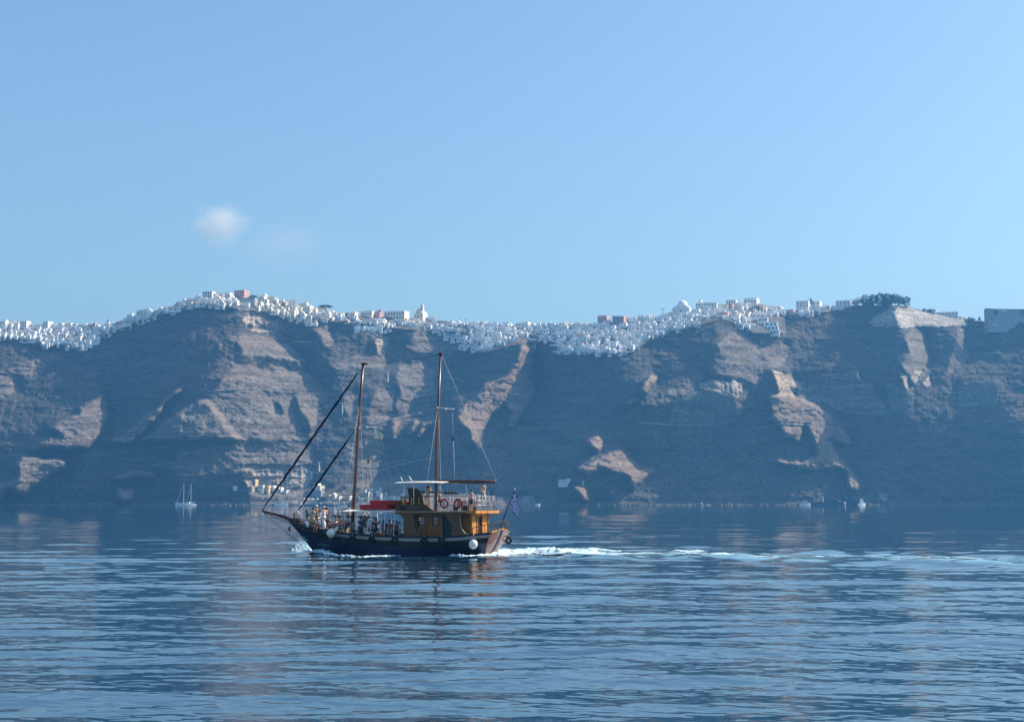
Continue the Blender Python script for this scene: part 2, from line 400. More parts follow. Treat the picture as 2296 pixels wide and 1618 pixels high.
def build_terrain():
    st = 1.9
    xs = np.arange(gx0, gx1, st); nr = 235
    tt = np.linspace(0, 1, nr)
    ry = rim_y(xs) + 1.3*fbm(xs/12, xs*0+3, 3, 8)
    Yp = gy0 + (ry[None,:]-gy0)*tt[:,None]; Xp = np.repeat(xs[None,:], nr, 0)
    D, T = depth_full(Xp, Yp)
    a = (Xp-CX)/FP; b = (CY-Yp)/FP
    dy = CP-b*SP; dz = SP+b*CP
    VX = a*D/dy; VZ = CAMH+dz*D/dy; VY = D
    col = TINT[T]
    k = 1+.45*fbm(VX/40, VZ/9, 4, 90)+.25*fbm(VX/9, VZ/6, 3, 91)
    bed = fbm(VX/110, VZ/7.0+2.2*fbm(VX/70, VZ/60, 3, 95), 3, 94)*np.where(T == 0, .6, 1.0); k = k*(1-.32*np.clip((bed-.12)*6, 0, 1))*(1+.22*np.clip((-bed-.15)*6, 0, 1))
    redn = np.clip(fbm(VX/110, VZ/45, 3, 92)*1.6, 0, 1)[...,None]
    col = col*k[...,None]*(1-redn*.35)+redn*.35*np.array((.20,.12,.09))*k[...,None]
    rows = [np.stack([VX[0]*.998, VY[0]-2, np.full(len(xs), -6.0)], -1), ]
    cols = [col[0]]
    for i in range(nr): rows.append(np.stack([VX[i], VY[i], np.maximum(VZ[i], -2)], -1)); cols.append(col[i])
    for dist, dzv in ((25,1.0),(70,-1.0),(160,-8),(320,-30),(700,-90),(1100,-330)):
        rows.append(np.stack([VX[-1]*(1+dist/2000), VY[-1]+dist, np.maximum(VZ[-1]+dzv+2*fbm(VX[-1]/60, VX[-1]*0+dist, 2, 5), -8)], -1)); cols.append(col[-1])
    V = np.concatenate(rows); CC = np.concatenate(cols); n = len(xs); m = len(rows)
    idx = np.arange(m*n).reshape(m, n)
    F = np.stack([idx[:-1,:-1], idx[:-1,1:], idx[1:,1:], idx[1:,:-1]], -1).reshape(-1, 4)
    return grid_mesh('cliff', V, F, CC)
def grid_mesh(name, V, F, CC=None, smooth=True):
    me = bpy.data.meshes.new(name)
    me.vertices.add(len(V)); me.vertices.foreach_set('co', V.astype(np.float32).ravel())
    me.loops.add(F.size); me.loops.foreach_set('vertex_index', F.astype(np.int32).ravel())
    me.polygons.add(len(F)); me.polygons.foreach_set('loop_start', np.arange(0, F.size, F.shape[1], dtype=np.int32))
    me.polygons.foreach_set('use_smooth', np.full(len(F), smooth))
    if CC is not None:
        at = me.color_attributes.new('tint', 'FLOAT_COLOR', 'POINT')
        at.data.foreach_set('color', np.concatenate([CC, np.ones((len(CC),1))], 1).astype(np.float32).ravel())
    me.update(calc_edges=True); me.validate()
    o = bpy.data.objects.new(name, me); C.objects.link(o)
    return o
cliff = build_terrain(); cliff['kind'] = 'structure'
cliff['label'] = 'tall brown volcanic caldera cliff with sunlit spurs and shaded gullies behind the water'
def rock_material():
    m = bpy.data.materials.new('rock'); m.use_nodes = True; nt = m.node_tree; N = nt.nodes; L = nt.links
    b = N['Principled BSDF']; b.inputs['Roughness'].default_value = .95; b.inputs['Specular IOR Level'].default_value = .1
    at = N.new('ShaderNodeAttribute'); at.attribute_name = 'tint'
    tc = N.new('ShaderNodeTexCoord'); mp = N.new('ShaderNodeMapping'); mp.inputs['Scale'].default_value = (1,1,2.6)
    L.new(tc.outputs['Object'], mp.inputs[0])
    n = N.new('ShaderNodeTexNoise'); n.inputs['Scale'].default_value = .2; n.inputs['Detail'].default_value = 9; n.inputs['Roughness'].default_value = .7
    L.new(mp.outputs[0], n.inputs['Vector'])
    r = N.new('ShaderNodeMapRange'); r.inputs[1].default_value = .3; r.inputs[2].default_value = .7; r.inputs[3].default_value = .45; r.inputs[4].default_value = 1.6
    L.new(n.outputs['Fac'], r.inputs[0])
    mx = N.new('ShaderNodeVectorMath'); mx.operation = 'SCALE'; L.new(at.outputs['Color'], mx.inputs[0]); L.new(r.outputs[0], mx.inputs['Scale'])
    # sparse scrub
    vo = N.new('ShaderNodeTexNoise'); vo.inputs['Scale'].default_value = .35; vo.inputs['Detail'].default_value = 4
    L.new(tc.outputs['Object'], vo.inputs['Vector'])
    vr = N.new('ShaderNodeMapRange'); vr.inputs[1].default_value = .56; vr.inputs[2].default_value = .66; L.new(vo.outputs['Fac'], vr.inputs[0])
    mm = N.new('ShaderNodeMix'); mm.data_type = 'RGBA'; mm.inputs[7].default_value = (.06,.065,.04,1)
    sc = N.new('ShaderNodeMath'); sc.operation = 'MULTIPLY'; sc.inputs[1].default_value = .6; L.new(vr.outputs[0], sc.inputs[0])
    L.new(sc.outputs[0], mm.inputs[0]); L.new(mx.outputs[0], mm.inputs[6]); L.new(mm.outputs[2], b.inputs['Base Color'])
    bp = N.new('ShaderNodeBump'); bp.inputs['Strength'].default_value = 1.0; bp.inputs['Distance'].default_value = 2.6
    L.new(n.outputs['Fac'], bp.inputs['Height']); L.new(bp.outputs[0], b.inputs['Normal'])
    return m
ROCK = rock_material(); cliff.data.materials.append(ROCK)
# ---------------------------------------------------------------- haze
def build_haze():
    hb = MB(); hb.box((0, 1900, 210), (5600, 4400, 440))
    o = hb.build('haze', bpy.data.materials.new('haze')); m = o.data.materials[0]; m.use_nodes = True
    N = m.node_tree.nodes; L = m.node_tree.links; N.remove(N['Principled BSDF'])
    pv = N.new('ShaderNodeVolumePrincipled'); pv.inputs['Density'].default_value = HAZE
    pv.inputs['Color'].default_value = (.17,.55,1.0,1); pv.inputs['Anisotropy'].default_value = .25
    L.new(pv.outputs[0], N['Material Output'].inputs['Volume'])
    o['kind'] = 'stuff'; o['label'] = 'pale blue morning haze over the whole bay'; o['category'] = 'haze'
    return o
HAZE = 0.000122
haze = build_haze()
# ================================================================ SEA
WAKE = [(1100,1244),(1145,1232),(1200,1234),(1300,1240),(1420,1245),(1500,1243),(1560,1241),(1640,1248),(1760,1252),(1900,1249),(2020,1251),(2296,1262),(2600,1275)]
WK = [on_water(x, y) for x, y in WAKE]
WKX = np.array([p.x for p in WK]); WKY = np.array([p.y for p in WK])
def wave_set(seed, n, l0, l1, slope, spread, dirn):
    rng = np.random.RandomState(seed); out = []
    for i in range(n):
        lam = math.exp(rng.uniform(math.log(l0), math.log(l1))); k = 2*math.pi/lam
        th = dirn + rng.normal()*spread
        out.append((k*math.cos(th), k*math.sin(th), rng.uniform(0, 2*math.pi), slope/k*math.sqrt(2/n)*rng.uniform(.6, 1.4), lam))
    return out
WAVES = wave_set(3, 60, .28, 1.3, .031, .55, R(80)) + wave_set(8, 40, 1.3, 6, .032, .42, R(94)) + wave_set(11, 10, 7, 30, .012, .4, R(75)) + wave_set(19, 16, 5, 17, .020, .10, R(91))
def sea_height(X, Y, cell):
    h = np.zeros(X.shape)
    gust = 1+.45*fbm(X/34, Y/22, 3, 21)
    for kx, ky, ph, A, lam in WAVES:
        f = np.clip(lam/(cell*1.3)-.6, 0, 1)
        h += A*f*np.sin(kx*X+ky*Y+ph)
    h *= gust
    calm = np.clip((760-Y)/240, .2, 1)
    h *= calm
    # wake: steep choppy ridges along the boat's track
    wy = np.interp(X, WKX, WKY); d = Y-wy; on = np.clip((X+2)/4, 0, 1)
    wid = 2.2+.09*np.clip(X, 0, 60)
    env = on*np.exp(-(d/(3.2*wid))**2)
    h = h*(1-.6*env)
    chop = .5*np.sin(.62*X+.30*(Y-wy)+1.5*np.sin(X*.13))+.3*np.sin(1.1*X-.45*(Y-wy)+2)+.35*fbm(X*.35, Y*.12, 3, 33)
    h += env*(.26+.003*np.clip(X,0,60))*chop*np.clip(np.abs(d)/wid, .25, 1)
    h += on*.16*np.exp(-((d-2.4*wid)/1.6)**2)*(.6+.5*np.sin(X*.31+1)) + on*.18*np.exp(-((d+2.5*wid)/1.8)**2)*(.6+.5*np.sin(X*.27))
    h += on*.10*np.exp(-(d/(.5*wid))**2)
    # bow wave lifted along the hull
    return h
def build_sea():
    # polar sheet: rings spaced with distance, from under the camera to the foot of the cliff
    e = np.concatenate([np.linspace(4.4/3, 4.4/26, 60)[:-1], np.linspace(4.4/26, 4.4/2300, 1250)])
    ang = np.concatenate([np.linspace(-70, -22, 60)[:-1], np.linspace(-22, 22, 1050), np.linspace(22, 70, 60)[1:]])
    dist = 4.4/e
    tt = np.tan(np.radians(ang))
    X = tt[None,:]*dist[:,None]; Y = np.repeat(dist[:,None], len(ang), 1)
    cell = np.abs(np.gradient(dist))[:,None]*.75*np.ones_like(X)
    H = sea_height(X, Y, cell)
    V = np.stack([X, Y, H], -1).reshape(-1, 3); m, n = X.shape
    idx = np.arange(m*n).reshape(m, n)
    F = np.stack([idx[:-1,:-1], idx[:-1,1:], idx[1:,1:], idx[1:,:-1]], -1).reshape(-1, 4)
    wy = np.interp(X, WKX, WKY); d = np.abs(Y-wy); on = np.clip((X+3)/4, 0, 1)
    wid = 2.0+.07*np.clip(X, 0, 60)
    t = on*(1.0*np.exp(-(d/(.45*wid))**2)+.42*np.exp(-(d/(2.4*wid))**2))
    t = np.clip(t, 0, 1)
    CC = np.stack([t, t, t], -1).reshape(-1, 3)
    o = grid_mesh('sea_water', V, F, CC)
    return o
sea = build_sea(); sea['kind'] = 'structure'; sea['label'] = 'dark blue rippled sea water of the bay'
# plain sheet of water behind and beside the camera
bk = MB(); bk.grid([[Vector((x, y, -.9)) for x in (-2700, -600, 0, 600, 2700)] for y in (-800, 0, 3, 2300)])
back = bk.build('sea_water', None); back['kind'] = 'structure'; back['label'] = 'outer sheet of the dark blue sea'
def water_material():
    m = bpy.data.materials.new('water'); m.use_nodes = True; nt = m.node_tree; N = nt.nodes; L = nt.links
    b = N['Principled BSDF']; b.inputs['Roughness'].default_value = .04; b.inputs['IOR'].default_value = 1.6
    b.inputs['Specular IOR Level'].default_value = .5
    at = N.new('ShaderNodeAttribute'); at.attribute_name = 'tint'
    mix = N.new('ShaderNodeMix'); mix.data_type = 'RGBA'; mix.inputs[6].default_value = (.004,.034,.066,1); mix.inputs[7].default_value = (.26,.52,.60,1)
    geo = N.new('ShaderNodeNewGeometry')
    mp2 = N.new('ShaderNodeMapping'); mp2.inputs['Scale'].default_value = (.35,1.2,1); L.new(geo.outputs['Position'], mp2.inputs[0])
    nz = N.new('ShaderNodeTexNoise'); nz.inputs['Scale'].default_value = 1.0; nz.inputs['Detail'].default_value = 6; L.new(mp2.outputs[0], nz.inputs['Vector'])
    mr = N.new('ShaderNodeMapRange'); mr.inputs[1].default_value = .25; mr.inputs[2].default_value = .75; mr.inputs[3].default_value = .5; L.new(nz.outputs['Fac'], mr.inputs[0])
    mu = N.new('ShaderNodeMath'); mu.operation = 'MULTIPLY'; L.new(at.outputs['Fac'], mu.inputs[0]); L.new(mr.outputs[0], mu.inputs[1])
    L.new(mu.outputs[0], mix.inputs[0]); L.new(mix.outputs[2], b.inputs['Base Color'])
    mp = N.new('ShaderNodeMapping'); mp.inputs['Scale'].default_value = (1.0,1.5,1); L.new(geo.outputs['Position'], mp.inputs[0])
    n1 = N.new('ShaderNodeTexNoise'); n1.inputs['Scale'].default_value = 2.2; n1.inputs['Detail'].default_value = 3; n1.inputs['Roughness'].default_value = .5
    L.new(mp.outputs[0], n1.inputs['Vector'])
    bp = N.new('ShaderNodeBump'); bp.inputs['Strength'].default_value = .3; bp.inputs['Distance'].default_value = .012
    L.new(n1.outputs['Fac'], bp.inputs['Height']); L.new(bp.outputs[0], b.inputs['Normal'])
    return m
WATER = water_material(); sea.data.materials.append(WATER); back.data.materials.append(WATER)
# ================================================================ EXCURSION BOAT frame
BYAW = R(22)
BO = on_water(1112, 1243)
HD = Vector((-math.cos(BYAW), math.sin(BYAW), 0)); PT = Vector((-math.sin(BYAW), -math.cos(BYAW), 0))
BM = Matrix((( HD.x, PT.x, 0, BO.x), (HD.y, PT.y, 0, BO.y), (0, 0, 1, 0), (0, 0, 0, 1)))
def lo(x, y, yl=0.0):
    """survey point (sheet x, y) on the fore-and-aft plane yl of the boat -> boat coordinates"""
    d = ray(x, y); o = Vector((0, 0, CAMH))
    n = PT; t = (yl - (o-BO).dot(n)) / d.dot(n); p = o + d*t - BO
    return Vector((p.dot(HD), yl, p.z))
z1 = lambda x, y, yl=0.0: lo(569.2+x*.15995, 1009+y*.15995, yl)
z2 = lambda x, y, yl=0.0: lo(840.8+x*.15995, 1009+y*.15995, yl)
z3 = lambda x, y, yl=0.0: lo(743.8+x*.1998, 776.2+y*.1998, yl)
BRZ = math.atan2(HD.y, HD.x)
M_ = dict(
 navy=mat('navy_paint', (.004,.005,.028), .4, noise=.25, nscale=2, spec=.5, bump=.15, bscale=6),
 blue=mat('hull_blue', (.003,.005,.042), .4, noise=.3, nscale=1.5, spec=.5, bump=.15, bscale=5),
 tar=mat('dark_hull_wood', (.014,.009,.008), .45, noise=.4, nscale=3, bump=.3, bscale=12, stretch=(.4,1,3)),
 white=mat('white_paint', (.80,.80,.77), .4, noise=.06, nscale=5),
 mast=mat('mast_varnish', (.07,.017,.010), .3, noise=.35, nscale=3, spec=.5, stretch=(4,4,.4), coat=.3),
 dkwood=mat('dark_wood', (.05,.018,.01), .45, noise=.4, nscale=6, bump=.2, bscale=20),
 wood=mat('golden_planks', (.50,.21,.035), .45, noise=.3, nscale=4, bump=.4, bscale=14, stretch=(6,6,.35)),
 cabin=mat('shaded_cabin_planks', (.21,.085,.018), .5, noise=.3, nscale=4, bump=.4, bscale=14, stretch=(6,6,.35)),  # darkened copy of the golden planks: port wall's shade put into colour
 brace=mat('brown_brace_wood', (.125,.072,.034), .6, noise=.35, nscale=5, bump=.4, bscale=16, stretch=(1.5,1.5,3)),
 olive=mat('olive_wood', (.062,.042,.014), .55, noise=.3, nscale=5, bump=.3, bscale=18, stretch=(1,1,3)),
 tran=mat('transom_varnish', (.20,.075,.042), .3, noise=.35, nscale=2.2, spec=.5, stretch=(1,1,2), coat=.3),
 deck=mat('deck_planks', (.28,.19,.11), .7, noise=.3, nscale=4, stretch=(.4,6,1)),
 steel=mat('steel_rail', (.34,.34,.34), .35, metal=.5, noise=.1, nscale=9),
 rope=mat('pale_rope', (.55,.52,.45), .9, noise=.2, nscale=20),
 wire=mat('dark_wire', (.06,.06,.07), .6, noise=.2, nscale=20),
 sail=mat('furled_sail', (.008,.007,.02), .8, noise=.4, nscale=3, bump=.5, bscale=8),
 cream=mat('awning_cloth', (.82,.78,.68), .8, noise=.08, nscale=4),
 red=mat('red_paint', (.42,.008,.014), .35, noise=.3, nscale=3, bump=.2, bscale=8),
 glass=mat('window_glass', (.02,.05,.06), .08, spec=.6, noise=.2, nscale=3),
 green=mat('green_drape', (.008,.045,.045), .6, noise=.3, nscale=4),
 black=mat('black_rubber', (.012,.012,.013), .75, noise=.4, nscale=8, bump=.3, bscale=20),
 brass=mat('weathered_teal', (.10,.28,.32), .5, noise=.4, nscale=7),
 fend=mat('fender_vinyl', (.74,.74,.70), .35, noise=.12, nscale=4, bump=.15, bscale=9),
 ring=mat('life_ring_red', (.20,.008,.008), .45, noise=.2, nscale=6),
)
boat = empty('excursion_boat', BO, BRZ)
tag(boat, 'two masted wooden excursion boat with dark blue hull and golden wheelhouse crossing the bay', 'sailing boat')
def part(mb, name, m, parent=None, smooth=False, label=None): return mb.build(name, m, parent or boat, smooth, label)
def thing_on_boat(o, loc, yaw=0.0):
    o.location = BM @ Vector(loc); o.rotation_euler = (0, 0, BRZ+yaw); return o
# ---- hull lines
_s = [z1(700,1075,.95), z1(870,1115,1.7), z1(1150,1160,2.2), z1(1500,1188,2.5), z1(2000,1210,2.55), z2(600,1215,2.5), z2(900,1218,2.5), z2(1200,1200,2.4), z2(1400,1180,2.3), z2(1590,1160,2.1)]
_s = sorted([(p.x, p.z) for p in _s] + [(19.6, 2.62), (19.0, 2.42)])
SHX = np.array([p[0] for p in _s]); SHZ = np.array([p[1] for p in _s])
def sheer(x): 
    return float(sum(np.interp(x+d, SHX, SHZ) for d in (-.6,-.3,0,.3,.6))/5)
BX = np.array([-.4,1,3,6,9,11.5,13.5,15.2,16.8,18,19,19.6]); BY = np.array([1.95,2.2,2.42,2.55,2.58,2.5,2.28,1.9,1.38,.88,.38,.06])
def beam(x): return float(np.interp(x, BX, BY))
def stemx(z): return float(np.interp(z, [-.5,.17,.7,1.35,2.0,2.6], [16.9,17.35,17.8,18.4,19.05,19.6]))
def sternx(z): return .5-.47*max(z,-.3)
def hull_pt(t, s, side):
    """t 0 stern..1 bow, s 0 keel side (z=-.45) .. 1 sheer"""
    xs = sternx(1.9)+(19.6-sternx(1.9))*t
    zs = sheer(xs); z = -.45+(zs+.45)*s
    x = sternx(z)+(stemx(z)-sternx(z))*t
    b = beam(sternx(1.9)+(19.6-sternx(1.9))*t)
    low = np.interp(t, [0,.08,.3,.6,.8,.93,1], [.32,.55,.86,.9,.62,.3,.3])
    f = low+(1-low)*(math.sin(s*math.pi/2)**np.interp(t, [0,.5,.8,1], [1.0,.9,1.5,1.6]))
    if t < .12: f *= 1+.05*math.sin(s*math.pi)
    return Vector((x, side*b*f, z))
NT = 44
def s_rows(t):
    xs = sternx(1.9)+(19.6-sternx(1.9))*t; H = sheer(xs)+.45
    off = [H, H*.84, H-1.25 if H > 1.6 else H*.35, .98, .78, .60, .335, .30, .205, .17, .07, 0]
    off = sorted(set(min(o, H) for o in off), reverse=True)
    off = [H, H*.86, H*.72, max(H*.56, .95), .80, .62, .335, .295, .20, .16, .06, 0]
    return [1-o/H for o in off]
hb = MB(); MI = [1,1,1,1,2,2,3,2,3,0,0]   # row materials: navy, blue, tar, white
for side in (1, -1):
    grid = [[hull_pt(i/NT, s, side) for s in s_rows(i/NT)] for i in range(NT+1)]
    n = len(grid[0]); o = len(hb.v); hb.v += [tuple(p) for r in grid for p in r]
    for i in range(NT):
        for k in range(n-1):
            f = [o+i*n+k, o+(i+1)*n+k, o+(i+1)*n+k+1, o+i*n+k+1]
            hb.f.append(f if side < 0 else f[::-1])
            mi = MI[k]
            if mi == 3 and i > NT*.8: mi = 2
            hb.mi.append(mi)
hull = part(hb, 'hull', [M_['navy'], M_['blue'], M_['tar'], M_['white']], smooth=True)
# transom
tb = MB(); NS = 12
rows = []
for k in range(NS+1):
    s = k/NS; a = hull_pt(0, s, 1); rows.append([Vector((a.x-.16*(1-(j/8-1)**2)*min(1, s*1.6)-.004, a.y*(1-j/8), a.z)) for j in range(17)])
for j in range(17):
    u = 1-j/8; rows[-1][j] = rows[-1][j]+Vector((-.05*(1-u*u), 0, .26*(1-u*u)))
tb.grid(rows); transom = part(tb, 'transom', M_['tran'], smooth=True, label='varnished wooden transom lit by the sun')
rb = MB()
rows2 = [[r[8]+Vector((-.05, y, 0)) for y in (.19,-.19)] for r in rows]
rb.prism([rows2[i][0] for i in range(NS+1)]+[rows2[i][1] for i in range(NS,-1,-1)], (.09,0,0)); part(rb, 'rudder_trunk', M_['navy'], transom)
cb = MB(); cb.tube([r+Vector((0,0,.03)) for r in rows[-1]], .07, 8); part(cb, 'transom_cap', M_['wood'], transom, True)
# gunwale caps
for side in (1,-1):
    g = MB(); pts = [hull_pt(i/NT, 1, side)+Vector((0,-side*.02,.025)) for i in range(NT+1)]
    g.tube(pts, .055, 6); part(g, 'gunwale', M_['navy'], smooth=True)
# deck
dk = MB(); rows = []
for i in range(NT+1):
    p = hull_pt(i/NT, .55, 1); zz = sheer(p.x)-.62
    yy = max(abs(hull_pt(i/NT, (zz+.45)/(sheer(p.x)+.45), 1).y)-.03, .01); rows.append([Vector((p.x, yy*k/3, zz)) for k in range(-3, 4)])
dk.grid(rows); part(dk, 'deck', M_['deck'])
def deckz(x): return sheer(x)-.60
# stem post and bowsprit
st = MB(); st.tube([(stemx(z)+.05, 0, z) for z in (-.4,.2,.8,1.4,2.0,2.62)], [.1,.1,.1,.1,.11,.12], 8)
st.box((19.62,0,2.72), (.22,.22,.5)); part(st, 'stem_post', M_['tar'])
bs = MB(); bs.tube([z1(115,852), z1(250,885), z1(430,935), z1(560,985), (18.6,0,2.62)], [.085,.11,.14,.16,.16], 10); part(bs, 'bowsprit', M_['dkwood'], smooth=True)
bc = MB()
pp = [z1(430,945), z1(530,1030), z1(560,1000)]
bc.prism([p+Vector((0,.08,0)) for p in pp], (0,-.16,0)); part(bc, 'bowsprit_chock', M_['tran'])
fh = MB()
for zx, zy, r in ((700,1220,.12),(740,1255,.13),(720,1240,.1),(765,1268,.08)): fh.ell(z1(zx,zy,.12), (r,.09,r), 10, 7)
fh.torus(z1(705,1222,.18), .1, .035, Matrix.Rotation(R(90),3,'X'), 12, 6)
part(fh, 'stem_ornament', M_['brass'], smooth=True)
# pale scrollwork painted low on the bow
for k in range(7):
    t = .86+.012*k; sc = MB(); s0 = .42+.03*math.sin(k*1.7)
    sc.tube([hull_pt(t+.004*j, s0+.035*math.sin(j*1.6+k), 1)+Vector((0,.012,0)) for j in range(5)], .018, 5)
    part(sc, 'painted_scroll', M_['brass'])
# anchor on the bow
an = MB(); an.tube([z1(500,1085,.1), z1(520,1040,.1)], .03, 6); an.tube([z1(485,1120,.1), z1(498,1080,.1), z1(512,1120,.1)], [.04,.05,.04], 6)
part(an, 'anchor', M_['wire'])
# masts, boom, gaffs
def spar(name, pts, rad, m='mast', n=10, parent=None):
    b = MB(); b.tube(pts, rad, n); return part(b, name, M_[m], parent, smooth=True)
fmast = spar('foremast', [(13.62,0,.9), z1(1395,800), z3(265,1500), z3(310,700), z3(352,205)], [.17,.165,.155,.135,.115])
mmast = spar('mizzen_mast', [(5.53,0,.9), z2(855,830), z2(862,0), z3(1185,900), z3(1220,95)], [.15,.15,.145,.125,.10])
cp_ = MB(); t0 = z3(352,200); cp_.box(t0+Vector((-.12,0,.03)), (.5,.26,.16)); cp_.box(t0+Vector((-.36,0,-.02)), (.12,.1,.12)); part(cp_, 'masthead_cap', M_['dkwood'], fmast)
cp_ = MB(); t1 = z3(1220,92); cp_.box(t1+Vector((0,0,.02)), (.4,.24,.14)); cp_.ell(t1+Vector((.02,0,.16)), (.06,.06,.08), 8, 6); part(cp_, 'masthead_cap', M_['dkwood'], mmast)
fcap, mcap = t0, t1
boom = spar('boom', [z2(885,432)+Vector((0,0,0)), z2(1300,440), z2(1690,442)], [.15,.165,.15]); 
gj = MB(); gj.ell(z2(872,430), (.12,.1,.12), 8, 6); part(gj, 'gooseneck', M_['steel'], boom, True)
for a, b in (((290,890),(500,905)),):
    p0, p1 = z3(*a), z3(*b); sp_ = spar('spreader', [p0, p1], .035, 'cream', 6)
for a, b in (((1195,685),(1375,705)),):
    spar('spreader', [z3(*a), z3(*b)], .035, 'cream', 6)
spar('spreader', [Vector((z3(300,890).x, y, z3(300,890).z)) for y in (-.9,.9)], .03, 'mast', 6)
spar('spreader', [Vector((z3(1195,685).x, y, z3(1195,685).z)) for y in (-.9,.9)], .03, 'mast', 6)
for zx, zy in ((1195,690),(290,888),(318,915),(408,910),(1287,705)):
    l = MB(); l.ell(z3(zx,zy)+Vector((0,.12,0)), (.07,.06,.08), 8, 6); part(l, 'mast_lamp', M_['white'], smooth=True)
# furled headsails
def lump(name, a, b, r, n=26):
    a = Vector(a); b = Vector(b); m = MB(); pts = []; rr = []
    for i in range(n+1):
        t = i/n; pts.append(a.lerp(b, t)+Vector((.02*math.sin(i*2.3), .02*math.cos(i*1.9), .025*math.sin(i*1.3))))
        rr.append(r*(.55+.45*min(1, 5*t, 5*(1-t)))*(1+.16*math.sin(i*2.9)+.1*math.sin(i*5.1)))
    m.tube(pts, rr, 8); return part(m, name, M_['sail'], smooth=True)
lump('furled_jib', z3(292,300), z1(160,775), .105, 40)
lump('furled_staysail', z3(215,1003), z1(640,820), .10, 30)
# standing and running rigging
RIG = []
def line(a, b, r=.013, m='wire', sag=0.0, name='stay'):
    a = Vector(a); b = Vector(b); k = 6 if sag else 1
    pts = [a.lerp(b, i/k)-Vector((0,0,sag*4*(i/k)*(1-i/k))) for i in range(k+1)]
    o = MB(); o.tube(pts, r, 5); return part(o, name, M_[m], smooth=True)
line(z3(335,260), z3(292,300), .03); line(z1(160,775), z1(115,845), .05); line(z3(275,920), z3(215,1003), .03); line(z1(640,815), z1(610,870), .05)
line(fcap+Vector((-.3,0,.02)), mcap, .016, sag=.12)
line(z1(130,875), z1(675,1335), .02, name='bobstay'); line(z1(150,880), z1(530,1030), .02, name='bobstay')
line(z1(140,880,.0), Vector((18.3,.9,2.1)), .014, name='whisker_stay'); line(z1(140,880,.0), Vector((18.3,-.9,2.1)), .014, name='whisker_stay')
line(z1(515,1050), z1(490,1165), .012, name='tackle'); line(z1(450,1140), z1(600,1260), .012, name='tackle')
bk2 = MB(); bk2.box(z1(500,1105), (.16,.1,.34), M=Matrix.Rotation(R(25),3,'Y')); part(bk2, 'pulley_block', M_['dkwood'])
fs = z3(320,600); ms = z3(1205,480)
for s in (1,-1):
    for dx in (-1.1,-.55,.1): line(fs, (fs.x+dx+.6, s*beam(13)*.98, sheer(13)), .012, 'rope' if dx > 0 else 'wire', name='shroud')
    for dx in (-1.2,-.55,.15): line(z3(1200,640), (5.9+dx, s*2.4, 3.75 if False else sheer(5.6)), .012, 'rope' if dx > 0 else 'wire', name='shroud')
line(fcap+Vector((-.3,0,0)), (9.0,1.6,3.9), .012, name='halyard'); line(fcap+Vector((-.3,0,0)), (9.6,-1.6,3.9), .012, name='halyard')
line(z3(1240,110), z3(1480,670), .012, 'rope', name='topping_lift'); line(z3(1480,670), z2(1705,425), .014, 'rope', name='topping_lift')
line(z3(1355,745), z3(1362,1010), .012, 'rope', name='halyard'); line(z3(1362,1060), z2(980,400), .014, name='halyard'); line(z3(1366,1060), z2(1120,490), .016, 'rope', name='halyard')
line(z3(1240,560), z2(1520,400), .010, name='lazy_jack'); line(z3(1240,720), z2(1330,410), .010, name='lazy_jack'); line(z3(1230,900), z2(1220,400), .010, name='lazy_jack')
line(z2(1255,420), z2(1300,640), .016, 'rope', name='sheet'); line(z2(1545,470), z2(1600,640,-1), .014, 'rope', name='sheet')
line(z2(1640,480), z2(1500,640), .03, name='boom_crutch'); line(z2(1675,480), z2(1625,640), .03, name='boom_crutch'); line(z2(1625,640), z2(1680,840,-.5), .03, name='boom_crutch')
line(z3(400,260), z3(560,740), .012, name='halyard'); line(z3(560,740), z3(700,1300), .012, name='halyard')
line(z3(405,920), z3(408,1260), .012, name='halyard'); line(z3(412,1310), z3(370,1618), .014, name='halyard'); line(z3(415,1310), z3(470,1618), .012, 'rope', name='halyard')
for p in (z3(1364,1035), z3(410,1285)):
    m = MB(); m.ell(p, (.09,.06,.22), 8, 8); part(m, 'pulley_block', M_['dkwood'], smooth=True)
# pin rails at the foremast and on the upper deck
m = MB(); m.bar(z1(1110,915,.3), z1(1370,935,.3), .12, .12); m.bar(z1(1120,975,.3), z1(1240,985,.3), .1, .1); part(m, 'pin_rail', M_['dkwood'])
m = MB(); m.bar(z1(1440,930,-.3), z1(1725,947,-.3), .12, .12); part(m, 'pin_rail', M_['dkwood'])
m = MB(); m.bar(z2(640,583,.2), z2(835,590,.2), .1, .12); part(m, 'pin_rail', M_['dkwood'])
m = MB(); m.bar(z2(950,598,.2), z2(1165,603,.2), .1, .13); part(m, 'pin_rail', M_['dkwood'])
for zx, yy in ((1508,930),(1605,935)):
    m = MB(); m.tube([z1(zx-6,yy+30,-.3), z1(zx,yy-32,-.3)], [.07,.03], 6); part(m, 'belaying_pin', M_['dkwood'])
for zx in (990,1035,1090,1125):
    m = MB(); m.tube([z2(zx,615,.2), z2(zx,565,.2)], [.03,.045], 6); part(m, 'belaying_pin', M_['dkwood'])
for zx in (662,700,735):
    m = MB(); m.tube([z2(zx,600,.2), z2(zx,548,.2)], [.025,.04], 6); part(m, 'belaying_pin', M_['wood'])
